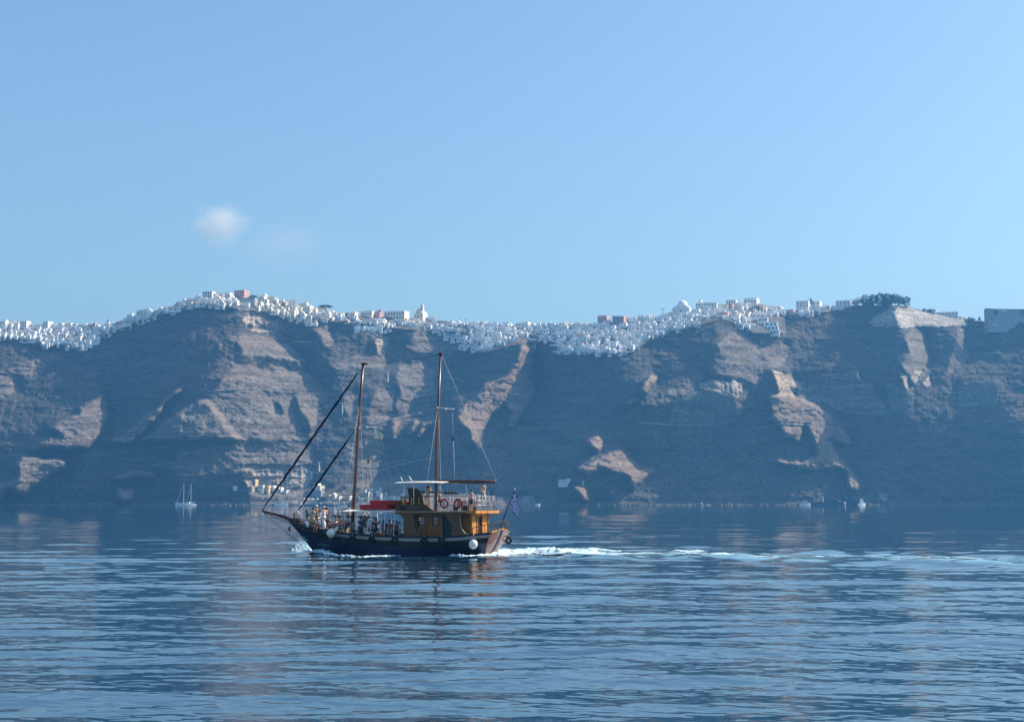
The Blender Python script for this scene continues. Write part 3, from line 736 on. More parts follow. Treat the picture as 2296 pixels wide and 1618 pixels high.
# ---- bow bulwark rail
def rail_line(x0, x1, side, h, inset=.1, n=14):
    return [Vector((x0+(x1-x0)*i/n, side*max(beam(x0+(x1-x0)*i/n)-inset, .08), sheer(x0+(x1-x0)*i/n)+h)) for i in range(n+1)]
for side in (1,-1):
    m = MB(); m.tube(rail_line(12.9, 19.35, side, .46), .04, 6); br = part(m, 'bow_rail', M_['dkwood'], smooth=True)
    for i in range(9):
        x = 13.1+i*.76; y = side*max(beam(x)-.1,.08); m = MB(); m.box((x,y,sheer(x)+.22), (.09,.09,.48)); part(m, 'rail_post', M_['mast'], br)
for zx in (568,):
    m = MB(); m.box(Vector((19.35,0,3.0)), (.16,.2,.9)); part(m, 'bow_bitt', M_['tran'])
m = MB(); p = Vector((18.3,-.35,3.3)); m.box(p, (.12,.12,.75)); m.box(p+Vector((0,0,.36)), (.22,.3,.08)); part(m, 'bow_bitt', M_['dkwood'])
m = MB(); m.tube([Vector((19.2,.1,3.45)), Vector((18.9,0,3.62)), Vector((18.3,-.35,3.55)), Vector((17.3,-.7,3.45))], .02, 5); part(m, 'mooring_line', M_['rope'])
m = MB()
for k in range(7):
    a = k*.9; m.tube([Vector((19.0,.05,3.65)), Vector((19.0+.18*math.cos(a),.05+.12*math.sin(a),3.4)), Vector((19.0+.2*math.cos(a),.05+.14*math.sin(a),3.05+.05*(k%3)))], .03, 5)
part(m, 'rope_coil', M_['rope'], smooth=True)
# side guard rail amidships and its posts
for side in (1,-1):
    m = MB(); m.tube([z1(1200,1052,2.15) if side > 0 else Vector((13.4,-2.1,2.4)), Vector((12.0,side*2.35,sheer(12)+.42)), Vector((8.6,side*2.45,sheer(8.6)+.42))], .03, 6)
    gr = part(m, 'side_rail', M_['dkwood'], smooth=True)
# ---- canopy over the well deck
m = MB()
cx0, cx1, cz = 8.45, 13.6, 3.62
rows = [[Vector((cx0+(cx1-cx0)*i/10, y, cz+.10*(1-(y/1.9)**2))) for y in np.linspace(-1.9,1.9,9)] for i in range(11)]
m.grid(rows); m.grid([[p-Vector((0,0,.05)) for p in r[::-1]] for r in rows])
edge = [r[0] for r in rows]+[p for p in rows[-1][1:-1]]+[r[-1] for r in rows[::-1]]+[p for p in rows[0][1:-1]][::-1]
for i in range(len(edge)): m.add([edge[i], edge[(i+1)%len(edge)], edge[(i+1)%len(edge)]-Vector((0,0,.05)), edge[i]-Vector((0,0,.05))], [(0,1,2,3)])
can = part(m, 'canopy_roof', M_['cream'])
for x in (13.35, 12.1, 10.75, 9.45, 8.55):
    for side in (1,-1):
        m = MB(); m.tube([(x, side*(2.15 if x < 13 else 2.0), deckz(x)+.05), (x, side*1.8, cz+.02)], .032, 7); part(m, 'canopy_post', M_['white'], can, True)
# boarding ladder by the foremast
lad = MB()
for yy, off in ((1.0,0), (.45,0)):
    A = z1(1238 if yy > .9 else 1322, 582, yy); 
    lad.tube([A+Vector((-.12,0,-.06)), A, A+Vector((.1,0,-.05)), A+Vector((.16,0,-1.1)), A+Vector((.42,0,-2.2))], .025, 6)
ld = part(lad, 'boarding_ladder', M_['steel'], smooth=True)
lad = MB(); A = z1(1300,830,1.0); lad.tube([A+Vector((.9,0,-.35)), A+Vector((.7,0,-.05)), A+Vector((-.1,0,.12)), A+Vector((-.15,0,-.1)), A+Vector((.3,0,-.6))], .025, 6)
lad.tube([A+Vector((.9,-.5,-.35)), A+Vector((.7,-.5,-.05)), A+Vector((-.1,-.5,.12))], .025, 6); part(lad, 'ladder_hoop', M_['steel'], ld, True)
for zy in (630,692,755,820,880):
    m = MB(); p0 = z1(1195 if zy == 630 else 1215, zy, 1.05); q0 = z1(1400 if zy == 630 else 1308, zy, .4); m.bar(p0, q0, .12, .05); part(m, 'rung', M_['dkwood'], ld)
# ---- wheelhouse
HX0, HX1, HY = 1.55, 7.75, 1.75; DZ = 1.0; UZ = 3.50
def wallpanel(name, x0, x1, y, za, zb, m, th=.06, parent=None):
    b = MB(); b.box(((x0+x1)/2, y, (za+zb)/2), (x1-x0, th, zb-za)); return part(b, name, M_[m], parent)
house = None
for side in (1,-1):
    segs = [(HX0, 4.72, DZ, UZ), (5.50, HX1, DZ, UZ), (4.72, 5.50, 3.1, UZ)] if side < 0 else None
    if side < 0: 
        wallpanel('cabin_wall', HX0, HX1, -HY, DZ, UZ, 'wood')
    else:
        b = MB()
        w1 = (z2(710,940,HY).x, z2(610,940,HY).x); w2 = (z2(892,940,HY).x, z2(810,940,HY).x); dr = (z2(1075,940,HY).x, z2(950,940,HY).x)
        zt, zb = z2(650,932,HY).z, z2(650,1047,HY).z
        def bx(x0,x1,za,zb_): b.box(((x0+x1)/2, HY, (za+zb_)/2), (x1-x0, .06, zb_-za))
        bx(HX0, dr[0], DZ, UZ); bx(dr[1], HX1, DZ, zb); bx(dr[1], HX1, zt, UZ); bx(dr[0], dr[1], 3.25, UZ)
        bx(dr[1], w2[0], zb, zt); bx(w2[1], w1[0], zb, zt); bx(w1[1], HX1, zb, zt)
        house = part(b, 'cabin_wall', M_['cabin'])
        for (a_, c_) in (w1, w2):
            f = MB(); g = .05
            f.box(((a_+c_)/2, HY+.045, zt), (c_-a_+.12, .05, g*1.4)); f.box(((a_+c_)/2, HY+.045, zb), (c_-a_+.12, .05, g*1.4))
            f.box((a_, HY+.045, (zt+zb)/2), (g, .05, zt-zb-.07)); f.box((c_, HY+.045, (zt+zb)/2), (g, .05, zt-zb-.07))
            wf = part(f, 'window', M_['dkwood'], house)
            p_ = MB(); p_.box(((a_+c_)/2, HY-.01, (zt+zb)/2), (c_-a_, .02, zt-zb)); part(p_, 'pane', M_['glass'], wf)
            b2 = MB(); b2.box(((a_+c_)/2, HY+.03, zb+(zt-zb)*.45), (c_-a_, .03, .04)); part(b2, 'glazing_bar', M_['brace'], wf)
        p_ = MB(); p_.box(((dr[0]+dr[1])/2, HY-.12, 2.15), (dr[1]-dr[0], .04, 2.3)); part(p_, 'doorway_curtain', M_['green'], house, label='dark green curtain in the cabin doorway')
        p_ = MB(); p_.box((w1[0]+.55, HY-.0+.02, zt-.18), (.14, .02, .3)); part(p_, 'paper_notice', M_['white'], house)
wallpanel('front_wall', HX1-.05, HX1+.01, 0, DZ, UZ, 'wood', th=2*HY)
# aft wall: two bright plank panels either side of the open door
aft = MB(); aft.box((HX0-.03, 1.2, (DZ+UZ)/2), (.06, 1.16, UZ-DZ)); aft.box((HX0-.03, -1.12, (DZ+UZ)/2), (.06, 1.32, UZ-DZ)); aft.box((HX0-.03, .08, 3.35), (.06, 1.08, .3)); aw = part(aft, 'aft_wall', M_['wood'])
d = MB(); d.box((HX0+.05, .08, 2.1), (.05, 1.06, 2.25)); part(d, 'aft_door', M_['dkwood'], aw, label='dark open doorway in the bright aft wall')
for y in (1.70,.64,-.48,-1.72):
    m = MB(); m.box((HX0-.09, y, (DZ+UZ)/2), (.09,.09,UZ-DZ)); part(m, 'door_post', M_['wood'], aw)
# carved braces
def slab(name, pts, y, th, m, parent=None, label=None):
    b = MB(); P = [z2(px, py, y) for px, py in pts]; b.prism([p+Vector((0,th/2,0)) for p in P], (0,-th,0)); return part(b, name, M_[m], parent, label=label)
SY = 2.30
slab('carved_brace', [(300,882),(350,900),(395,945),(430,1010),(455,1090),(485,1205),(640,1212),(600,1165),(568,1100),(550,1010),(545,930),(560,905),(600,895),(600,882)], SY, .08, 'brace')
slab('carved_brace', [(900,882),(950,893),(1000,925),(1050,985),(1074,1060),(1080,1205),(1330,1192),(1260,1160),(1220,1105),(1195,1040),(1190,970),(1205,925),(1250,893),(1330,882)], SY, .08, 'brace')
for pts in ([(1204,925),(1191,970),(1196,1040),(1221,1105),(1261,1160),(1300,1180)],):
    m = MB(); m.tube([z2(a,b,SY-.05) for a,b in pts], .03, 6); part(m, 'brace_edge', M_['cream'], smooth=True)
slab('eave_beam', [(285,855),(285,893),(330,890),(1405,888),(1405,862)], SY+.06, .10, 'brace')
slab('eave_beam', [(285,855),(285,893),(1405,888),(1405,862)], -SY, .10, 'brace')
# upper deck
m = MB(); m.box(((.84+8.35)/2, 0, 3.58), (8.35-.84, 4.96, .12)); ud = part(m, 'upper_deck', M_['deck'])
m = MB(); m.box((.80, 0, 3.56), (.10, 5.06, .24)); part(m, 'deck_edge_board', M_['wood'], ud, label='bright golden board along the aft edge of the upper deck')
m = MB(); m.box((1.24, 2.53, 3.56), (.8,.07,.24)); part(m, 'deck_edge_board', M_['wood'], ud)
for y in (1.5,.1,-1.4):
    m = MB(); m.box((.742, y, 3.56), (.012,.05,.25)); part(m, 'edge_joint', M_['dkwood'], ud)
m = MB(); m.prism([(.85,-2.4,3.5),(.85,-1.7,3.5),(1.5,-1.7,3.1),(1.5,-2.4,3.1)],(0,0,.02)); part(m, 'corbel', M_['brace'], ud)
# upper bulwark (port and starboard) with name board
for side in (1,-1):
    o = slab('upper_bulwark', [(350,852),(355,765),(600,757),(690,757),(725,775),(760,812),(820,843),(870,852)], 2.32*side, .07, 'olive')
    if side > 0: ub = o
slab('name_board', [(440,795),(600,793),(606,808),(600,822),(520,828),(440,820),(432,808)], 2.39, .04, 'brace', ub)
slab('vent_box', [(352,790),(415,790),(415,830),(352,830)], 2.42, .10, 'black', ub)
m = MB(); m.box((8.2, 0, 4.0), (.07, 4.5, .75)); part(m, 'front_bulwark', M_['olive'])
for side in (1,-1):
    m = MB(); m.bar(z2(360,652,2.32*side), z2(840,645,2.32*side), .09, .07); hr = part(m, 'upper_handrail', M_['dkwood'])
    for zx in (385,410,437,512,615):
        p0 = z2(zx,765,2.32); p1 = z2(zx,655,2.32)
        if side < 0: p0.y *= -1; p1.y *= -1
        m = MB(); m.tube([p0, p0.lerp(p1,.3), p0.lerp(p1,.6), p1], [.045,.03,.045,.03], 7); part(m, 'baluster', M_['wood'], hr, True)
slab('helm_console', [(470,760),(478,640),(470,600),(455,527),(600,545),(635,578),(660,650),(690,760)], .9, .08, 'olive')
slab('helm_console', [(470,760),(478,640),(470,600),(455,527),(600,545),(635,578),(660,650),(690,760)], -.9, .08, 'olive')
m = MB(); a = z2(455,527,.9); b_ = z2(478,640,.9); c_ = z2(470,760,.9)
m.grid([[Vector((p.x, y, p.z)) for y in (.9,-.9)] for p in (a,b_,c_)]); m.grid([[Vector((p.x-.03, y, p.z)) for y in (-.9,.9)] for p in (a,b_,c_)]); part(m, 'windshield', M_['dkwood'])
line(z2(455,527,.95), z2(600,595,.95), .03, 'dkwood', name='windshield_brace'); line(z2(570,545,.95), z2(600,600,.95), .02, 'dkwood', name='windshield_brace')
slab('scroll_bracket', [(655,615),(700,650),(712,700),(735,755),(775,805),(825,838),(818,846),(765,815),(722,765),(700,712),(690,662),(650,628)], 2.34, .06, 'wood')
# steel railings
def pt(x, y, z): return Vector((x, y, z))
zr = [z2(1000,640,2.3).z, z2(1000,705,2.3).z, z2(1000,770,2.3).z]; 
for side in (1,-1):
    m = MB()
    for z in zr: m.tube([pt(4.45, side*2.3, z), pt(1.08, side*2.3, z)], .024 if z == zr[0] else .016, 6)
    r0 = part(m, 'steel_railing', M_['steel'], smooth=True)
    for x in (4.35, 3.75, 3.15, 2.9, 2.1, 1.6, 1.08):
        m = MB(); m.tube([pt(x, side*2.3, 3.62), pt(x, side*2.3, zr[0])], .022, 6); part(m, 'stanchion', M_['steel'], r0, True)
m = MB()
for z in zr: m.tube([pt(1.08, 2.3, z), pt(1.08, -2.3, z)], .024, 6)
r0 = part(m, 'steel_railing', M_['steel'], smooth=True)
for y in (1.9,1.1,.35,-.35,-1.1,-1.9,-2.3):
    m = MB(); m.tube([pt(1.08, y, 3.62), pt(1.08, y, zr[0])], .022, 6); part(m, 'stanchion', M_['steel'], r0, True)
# awning over the helm
m = MB(); rows = [[Vector((x, y, 6.02+.10*(1-(y/1.7)**2)+.05*math.sin((x-4.2)*.7))) for y in np.linspace(-1.7,1.7,9)] for x in np.linspace(4.3,8.7,12)]
m.grid(rows); m.grid([[p-Vector((0,0,.05)) for p in r[::-1]] for r in rows])
e_ = [r[0] for r in rows]+rows[-1][1:-1]+[r[-1] for r in rows[::-1]]+rows[0][1:-1][::-1]
for i in range(len(e_)): m.add([e_[i], e_[(i+1)%len(e_)], e_[(i+1)%len(e_)]-Vector((0,0,.05)), e_[i]-Vector((0,0,.05))], [(0,1,2,3)])
aw2 = part(m, 'helm_awning', M_['cream'])
for zx, zy, y in ((407,650,1.5),(543,640,1.5),(778,600,-1.5),(908,600,-1.5)):
    p = z2(zx, zy, y); 
    m = MB(); m.tube([pt(p.x, y, 4.2 if y > 0 else 3.64), pt(p.x, y, 6.05)], .035, 7); part(m, 'awning_post', M_['white'], aw2, True)
for a, b in (((385,430),(360,375)),((515,425),(475,362))): line(z2(*a, 0), z2(*b, 0), .035, 'white', name='antenna')
m = MB(); m.ell(z2(400,632,.8), (.25,.25,.17), 14, 9); m.tube([z2(400,632,.8)-Vector((0,0,.15)), z2(400,632,.8)-Vector((0,0,.95))], .05, 8); part(m, 'radar_dome', M_['white'], smooth=True)
# benches on upper deck
for x, y in ((3.6,-.6),(2.6,-.6)):
    m = MB(); m.box((x,y,4.05), (.5,1.8,.06)); m.box((x-.22,y,4.3), (.05,1.8,.4)); m.box((x,y-.8,3.84), (.4,.06,.36)); m.box((x,y+.8,3.84), (.4,.06,.36)); part(m, 'deck_bench', M_['dkwood'])
# stern rail
m = MB(); sr = [Vector((x, y, z)) for x, y, z in ((1.2,2.15,2.25),(.4,2.1,2.45),(-.3,1.95,2.62),(-.62,1.2,2.75),(-.78,0,2.82),(-.62,-1.2,2.75),(-.35,-1.95,2.62),(.6,-2.1,2.45),(1.4,-2.15,2.25))]
m.tube(sr, .03, 6); srp = part(m, 'stern_rail', M_['dkwood'], smooth=True)
def lerp_path(P, t):
    k = t*(len(P)-1); i = min(int(k), len(P)-2); return P[i].lerp(P[i+1], k-i)
for i in range(19):
    p = lerp_path(sr, i/18); zb_ = sheer(max(p.x,-.3))+.02+(.26*(1-(p.y/2)**2) if p.x < -.3 else 0)
    m = MB(); m.tube([(p.x,p.y,zb_), (p.x,p.y,zb_+(p.z-zb_)*.5), (p.x,p.y,p.z)], [.03,.022,.03], 6); part(m, 'stern_baluster', M_['brace'], srp, True)
fp_ = spar('flagpole', [z2(1752,1095), z2(1955,545)], [.055,.04], 'dkwood', 8)
m = MB(); m.ell(z2(1960,543), (.07,.07,.06), 8, 6); part(m, 'flagpole_truck', M_['white'], fp_, True)
# mid-deck tables and bench backs under the canopy
for x in (9.4, 10.9, 12.3):
    m = MB(); m.box((x, 0, deckz(x)+.74), (.7,1.6,.05)); m.box((x,0,deckz(x)+.36), (.1,.9,.7)); part(m, 'table', M_['wood'])
for side in (1,-1):
    m = MB(); m.box((11, side*1.95, deckz(11)+.42), (5.0,.42,.06)); m.box((11, side*1.95, deckz(11)+.2), (4.9,.3,.36)); part(m, 'side_bench', M_['dkwood'])
for side in (1,-1):
    P = [Vector((x, side*(beam(x)-.45), deckz(x)+.40)) for x in (14.2,15,15.8,16.6,17.4,18.0)]
    m = MB(); 
    for i in range(5): m.bar(P[i], P[i+1], .42, .08)
    part(m, 'bow_bench', M_['dkwood'])

# ================================================================ things carried by the boat
def boat_thing(mb, name, m, loc, yaw=0, smooth=False):
    o = mb.build(name, m, None, smooth); thing_on_boat(o, loc, yaw); return o
def redbox(x0, x1, y0, y1, z0, z1_, label):
    e = empty('deck_box'); thing_on_boat(e, ((x0+x1)/2, (y0+y1)/2, z0))
    m = MB(); m.box((0,0,(z1_-z0)*.46), (x1-x0, y1-y0, (z1_-z0)*.92)); m.build('box_body', M_['red'], e)
    m = MB(); m.box((0,0,(z1_-z0)*.97), (x1-x0+.10, y1-y0+.10, (z1_-z0)*.1)); m.build('lid', M_['red'], e)
    for s in (-.3,.3):
        m = MB(); m.bar(((x1-x0)*s-.1,(y1-y0)/2+.03,(z1_-z0)*.5), ((x1-x0)*s+.1,(y1-y0)/2+.03,(z1_-z0)*.5), .03, .04); m.build('handle', M_['dkwood'], e)
    return tag(e, label, 'deck box', 'red boxes on the canopy roof')
redbox(9.5,12.15,.15,1.35,3.74,4.16,'lower red box on the canopy roof with its end lit by the sun')
redbox(8.75,11.85,-1.35,.0,3.76,4.52,'taller red box on the canopy roof behind the lower one')
def ball(loc, r, label):
    e = empty('ball_fender'); thing_on_boat(e, loc)
    m = MB(); m.ell((0,0,0), (r,r*.96,r*1.03), 24, 16); m.build('ball', M_['fend'], e, True)
    m = MB(); m.tube([(0,0,r*.98),(0,0,r*1.15)], [r*.2,r*.12], 10); m.build('neck', M_['navy'], e, True)
    top = sheer(loc[0])-loc[2]+.05; m = MB(); m.tube([(0,0,r*1.1),(0,-.12,max(top, r*1.2))], .02, 5); m.build('rope', M_['rope'], e, True)
    tag(e, label, 'fender', 'white ball fenders on the hull')
pa = z1(1080,1160,2.62); ball((pa.x,pa.y,pa.z), .37, 'round white ball fender hanging near the bow')
pb = z2(1377,1315,2.62); ball((pb.x,pb.y,pb.z), .385, 'round white ball fender hanging near the stern, sunlit')
def longf(px, py, y, l, r, tilt, label):
    p = z1(px, py, y); e = empty('long_fender'); thing_on_boat(e, p)
    m = MB(); n = 9; m.tube([(math.sin(tilt)*l*(i/n-.5), 0, -math.cos(tilt)*l*(i/n-.5)) for i in range(n+1)], [r*math.sin(math.pi*(.06+.88*i/n))**.5 for i in range(n+1)], 12); m.build('body', M_['fend'], e, True)
    m = MB(); m.tube([(-math.sin(tilt)*l*.5,0,math.cos(tilt)*l*.5), (-math.sin(tilt)*l*.5,0,math.cos(tilt)*l*.5+.25)], .015, 5); m.build('rope', M_['rope'], e)
    tag(e, label, 'fender', 'long pale fenders at the bow rail')
longf(985,1050,2.15,.75,.16,0,'long pale fender hanging from the bow rail below the photographers')
longf(1150,1112,2.35,.6,.15,.7,'small pale fender leaning behind the round bow fender')
longf(745,1030,1.25,.6,.16,-.4,'whitish fender tucked inside the rail at the very bow')
def tyre(px, py, y, label, ring=False, fz=z2, R0=.25, r0=.095, M=None):
    p = fz(px, py, y); e = empty('tyre_fender'); thing_on_boat(e, p)
    rot = M or Matrix.Rotation(R(90),3,'X'); m = MB(); m.torus((0,0,0), R0, r0, rot, 26, 10); m.build('tyre', M_['black'], e, True)
    if ring: m = MB(); m.torus((0,.045,0), R0-.045, .028, rot, 26, 6); m.build('whitewall', M_['fend'], e, True)
    m = MB(); m.tube([(0,0,R0), (0,-.06,R0+.28)], .018, 5); m.build('rope', M_['rope'], e)
    tag(e, label, 'tyre', 'old tyres used as fenders')
tyre(1650,1262,2.66,'black tyre fender on the hull below the canopy front',fz=z1)
tyre(275,1272,2.68,'black tyre fender on the hull just ahead of the wheelhouse')
tyre(685,1278,2.66,'black tyre fender on the hull under the cabin windows')
tyre(930,1282,2.64,'black tyre fender with a white ring, under the cabin doorway',True)
tyre(1380,1245,2.5,'black tyre fender on the hull below the foremast',fz=z1,R0=.24)
tyre(1872,1262,-2.25,'black tyre hanging from the far corner of the stern',R0=.24,M=Matrix.Rotation(R(90),3,'X') @ Matrix.Rotation(R(0),3,'Z'))
def lifering(px, py, label):
    p = z2(px, py, 2.36); e = empty('life_ring'); thing_on_boat(e, p)
    rot = Matrix.Rotation(R(90),3,'X'); m = MB(); m.torus((0,0,0), .33, .085, rot, 28, 10); m.build('ring', M_['ring'], e, True)
    for k in range(4):
        a = math.pi/4+k*math.pi/2; m = MB(); m.torus((0,0,0), .33, .092, rot, 4, 10, a-.11, a+.11); m.build('white_band', M_['white'], e, True)
    m = MB(); m.bar((-.42,.07,.38),(.42,.07,-.38),.07,.03); m.bar((-.42,.07,-.38),(.42,.07,.38),.07,.03); m.build('cross_strap', M_['ring'], e)
    tag(e, label, 'life ring', 'red life rings on the upper railing')
lifering(972,745,'red life ring on the upper railing, the one nearer the mizzen mast')
lifering(1168,745,'red life ring on the upper railing, the one nearer the stern')
# Greek ensign, hanging in folds from the stern pole
def build_flag():
    e = empty('greek_flag'); A = z2(1952,575); B = z2(1895,745); thing_on_boat(e, A)
    NX, NY = 24, 18
    hoist = (B-A); down = Vector((-.55,0,-1.85))
    def P(u, v, off=0):
        h = hoist*v; sag = u; 
        q = h+Vector((-.48*u-.05*math.sin(u*3), .12*math.sin(u*9+v*2.5)*u**.5, -1.0*u-.35*u*u*(1-v*.3)))
        q.x += -.10*math.sin(u*7+v)*u
        return q+Vector((0,off,0))
    fw = MB(); fb = MB()
    blue = mat('flag_blue', (.01,.05,.42), .7, noise=.15, nscale=8)
    for i in range(NX):
        for j in range(NY):
            stripe = (j*9//NY) % 2 == 0
            u, v = (i+.5)/NX, (j+.5)/NY
            if u < .38 and v < 5/9:
                cu, cv = u/.38, v/(5/9); stripe = not (abs(cu-.5) < .11 or abs(cv-.5) < .11)
            t = fb if stripe else fw
            t.add([P(i/NX,j/NY), P((i+1)/NX,j/NY), P((i+1)/NX,(j+1)/NY), P(i/NX,(j+1)/NY)], [(0,1,2,3)])
    a = fw.build('white_cloth', M_['white'], e, True); b = fb.build('blue_cloth', blue, e, True)
    tag(e, 'blue and white striped Greek flag hanging from the stern pole', 'flag')
build_flag()
def pennant():
    e = empty('small_flag'); A = z3(480,925); thing_on_boat(e, A)
    m = MB(); q = [z3(a,b)-A for a, b in ((480,928),(540,958),(578,990),(572,1030),(548,1046),(510,1035),(473,1040),(476,980))]
    m.prism([p+Vector((0,.08*math.sin(i*1.4),0)) for i, p in enumerate(q)], (0,.012,0)); m.build('cloth', mat('flag_cream', (.62,.60,.50), .8, noise=.35, nscale=5), e)
    m = MB(); m.tube([Vector((0,0,.1)), q[-2]], .012, 5); m.build('hoist_line', M_['rope'], e)
    tag(e, 'small weathered cream flag fluttering below the foremast spreader', 'flag')
pennant()
# ================================================================ PEOPLE
_mc = {}
def cloth(col, name='cloth'):
    k = (name, tuple(col))
    if k not in _mc: _mc[k] = mat(name, col, .85, noise=.15, nscale=9, bump=.2, bscale=30)
    return _mc[k]
SKIN = mat('skin', (.48,.26,.17), .55, noise=.08, nscale=12)
SKIN2 = mat('skin_tanned', (.33,.17,.10), .55, noise=.08, nscale=12)
def skin_obj(name, V, E, Rd, m, parent, sub=1):
    me = bpy.data.meshes.new(name); me.from_pydata([tuple(v) for v in V], E, []); me.materials.append(m)
    o = bpy.data.objects.new(name, me); C.objects.link(o); o.parent = parent
    md = o.modifiers.new('skin', 'SKIN'); md.use_smooth_shade = True; md.branch_smoothing = .4
    if not me.skin_vertices: raise RuntimeError('no skin layer')
    for i, r in enumerate(Rd): 
        rr = r if hasattr(r, '__len__') else (r, r)
        me.skin_vertices[0].data[i].radius = rr; me.skin_vertices[0].data[i].use_root = (i == 0)
    s = o.modifiers.new('sub', 'SUBSURF'); s.levels = sub; s.render_levels = sub
    return o
class Sk:
    def __init__(s): s.v = []; s.e = []; s.r = []
    def add(s, p, r, par=None):
        s.v.append(Vector(p)); s.r.append(r); i = len(s.v)-1
        if par is not None: s.e.append((par, i))
        return i
    def chain(s, pts, rad, par=None):
        for p, r in zip(pts, rad): par = s.add(p, r, par)
        return par
def person(label, head, y, pose='stand', yaw=0.0, floor=None, shirt=(.1,.1,.3), legs=(.1,.1,.12), arms='down', hair=(.03,.02,.015), hat=None, hatcol=(.8,.8,.75), brim=False, female=False, shorts=False, skin=None, fz=z1, long_hair=False, lean=0.0, sleeves=.5, skirt=False, H=None, scarf=None):
    top = fz(head[0], head[1], y); hx = top.x; ztop = top.z
    if pose == 'stand':
        fl = floor; Ht = H or min(max(ztop-fl, 1.45), 1.86); base = ztop-Ht; k = Ht/1.75; hip = .93*k
    else:
        k = (H or 1.70)/1.75; base = ztop-(.93*k) - 0.0; Ht = .93*k; hip = .12*k
    sc = k; fem = .93 if female else 1.0
    sk = skin or SKIN
    e = empty('person'); thing_on_boat(e, (hx, y, base), yaw)
    P = lambda x, yy, z: Vector((x*sc, yy*sc, z*sc))
    hz = hip/sc
    ch = hz+.50; L = lean
    pel = P(0,0,hz); sp = P(.01+L*.3,0,hz+.2); cht = P(L*.8,0,hz+.38); nk = P(L,0,hz+.56); h0 = P(L+.02,0,hz+.64); h1 = P(L+.025,0,hz+.71); h2 = P(L+.015,0,hz+.775)
    b = Sk()
    i0 = b.add(pel, (.14*sc*fem,.11*sc)); i1 = b.add(sp, (.125*sc*fem,.10*sc), i0); i2 = b.add(cht, (.155*sc*fem,.11*sc), i1)
    i3 = b.add(nk, .052*sc, i2); j0 = b.add(h0, (.07*sc,.075*sc), i3); j1 = b.add(h1, (.078*sc,.094*sc), j0); b.add(h2, (.055*sc,.065*sc), j1)
    b.add(h1+P(.115,0,-.015), .013*sc, j1)                       # nose
    for s in (1,-1): b.add(h1+P(-.005,s*.088,-.005), .014*sc, j1)   # ears
    armj = []
    for s in (1,-1):
        sh = P(L*.95, s*.185*fem, hz+.49)
        if arms == 'down': el = sh+P(-.02, s*.05, -.29); wr = el+P(.07, .0, -.25)
        elif arms == 'camera': el = sh+P(.20, s*.10, -.12); wr = P(L+.24, s*.07, hz+.66)
        elif arms == 'rail': el = sh+P(.08, s*.12, -.26); wr = el+P(.24, -s*.03, -.06)
        elif arms == 'lap': el = sh+P(.06, s*.07, -.27); wr = el+P(.22, -s*.12, -.05)
        elif arms == 'head': el = sh+P(.10, s*.22, .08); wr = P(L+.02, s*.10, hz+.78)
        elif arms == 'point' : el = sh+P(.26, s*.06, .0 if s > 0 else -.26); wr = el+P(.24, 0, .05 if s > 0 else -.1)
        else: el = sh+P(0,0,-.29); wr = el+P(0,0,-.25)
        d = (wr-el).normalized(); hd = wr+d*.075*sc
        a = b.chain([sh, sh.lerp(el,.5), el, el.lerp(wr,.5), wr, hd], [.062*sc,.05*sc,.042*sc,.038*sc,.027*sc,(.036*sc,.02*sc)], i2)
        side = d.cross(Vector((0,0,1)));  side = side.normalized() if side.length > .1 else Vector((1,0,0)); nn = side.cross(d)
        for q, ln in zip((-.027,-.009,.009,.027), (.065,.078,.074,.058)):
            b.chain([hd+side*q*sc+d*.02*sc, hd+side*q*sc*1.15+d*(.02+ln*.55)*sc-nn*.012*sc, hd+side*q*sc*1.1+d*(.02+ln)*sc-nn*.035*sc], [.0095*sc,.0085*sc,.007*sc], a)
        b.chain([hd-d*.03*sc+side*.035*sc, hd+d*.01*sc+side*.06*sc-nn*.015*sc], [.010*sc,.008*sc], a)
        armj.append((sh, el, wr))
    legj = []
    for s in (1,-1):
        hp = P(0, s*.09, hz-.04)
        if pose == 'stand': kn = P(.03, s*.10, .50); an = P(-.01, s*.105, .085)
        else: kn = P(.42, s*.13, hz-.0); an = P(.46, s*.13, hz-.42)
        toe = an+P(.15,s*.02,-.045)
        b.chain([hp, hp.lerp(kn,.5), kn, kn.lerp(an,.35), an, toe], [.085*sc,.075*sc,.055*sc,.052*sc,.036*sc,.032*sc], i0)
        legj.append((hp, kn, an, toe))
    skin_obj('body', b.v, b.e, b.r, sk, e)
    # shirt
    g = Sk(); a0 = g.add(pel+P(0,0,.03), (.155*sc*fem,.125*sc)); a1 = g.add(sp, (.15*sc*fem,.12*sc), a0); a2 = g.add(cht, (.175*sc*fem,.13*sc), a1); g.add(nk-P(0,0,.04), .075*sc, a2)
    for sh, el, wr in armj:
        if sleeves > 1: g.chain([sh, el, el.lerp(wr, .85)], [.078*sc,.058*sc,.045*sc], a2)
        else: g.chain([sh, sh.lerp(el, sleeves), sh.lerp(el, sleeves+.3)], [.08*sc,.068*sc,.062*sc], a2)
    skin_obj('shirt', g.v, g.e, g.r, cloth(shirt, 'shirt_cloth'), e)
    if scarf is not None:
        m = MB(); m.torus(nk-P(0,0,.01), .075*sc, .03*sc, None, 12, 6); m.build('scarf', cloth(scarf, 'scarf_cloth'), e, True)
    g = Sk(); a0 = g.add(pel-P(0,0,.0), (.165*sc*fem,.13*sc))
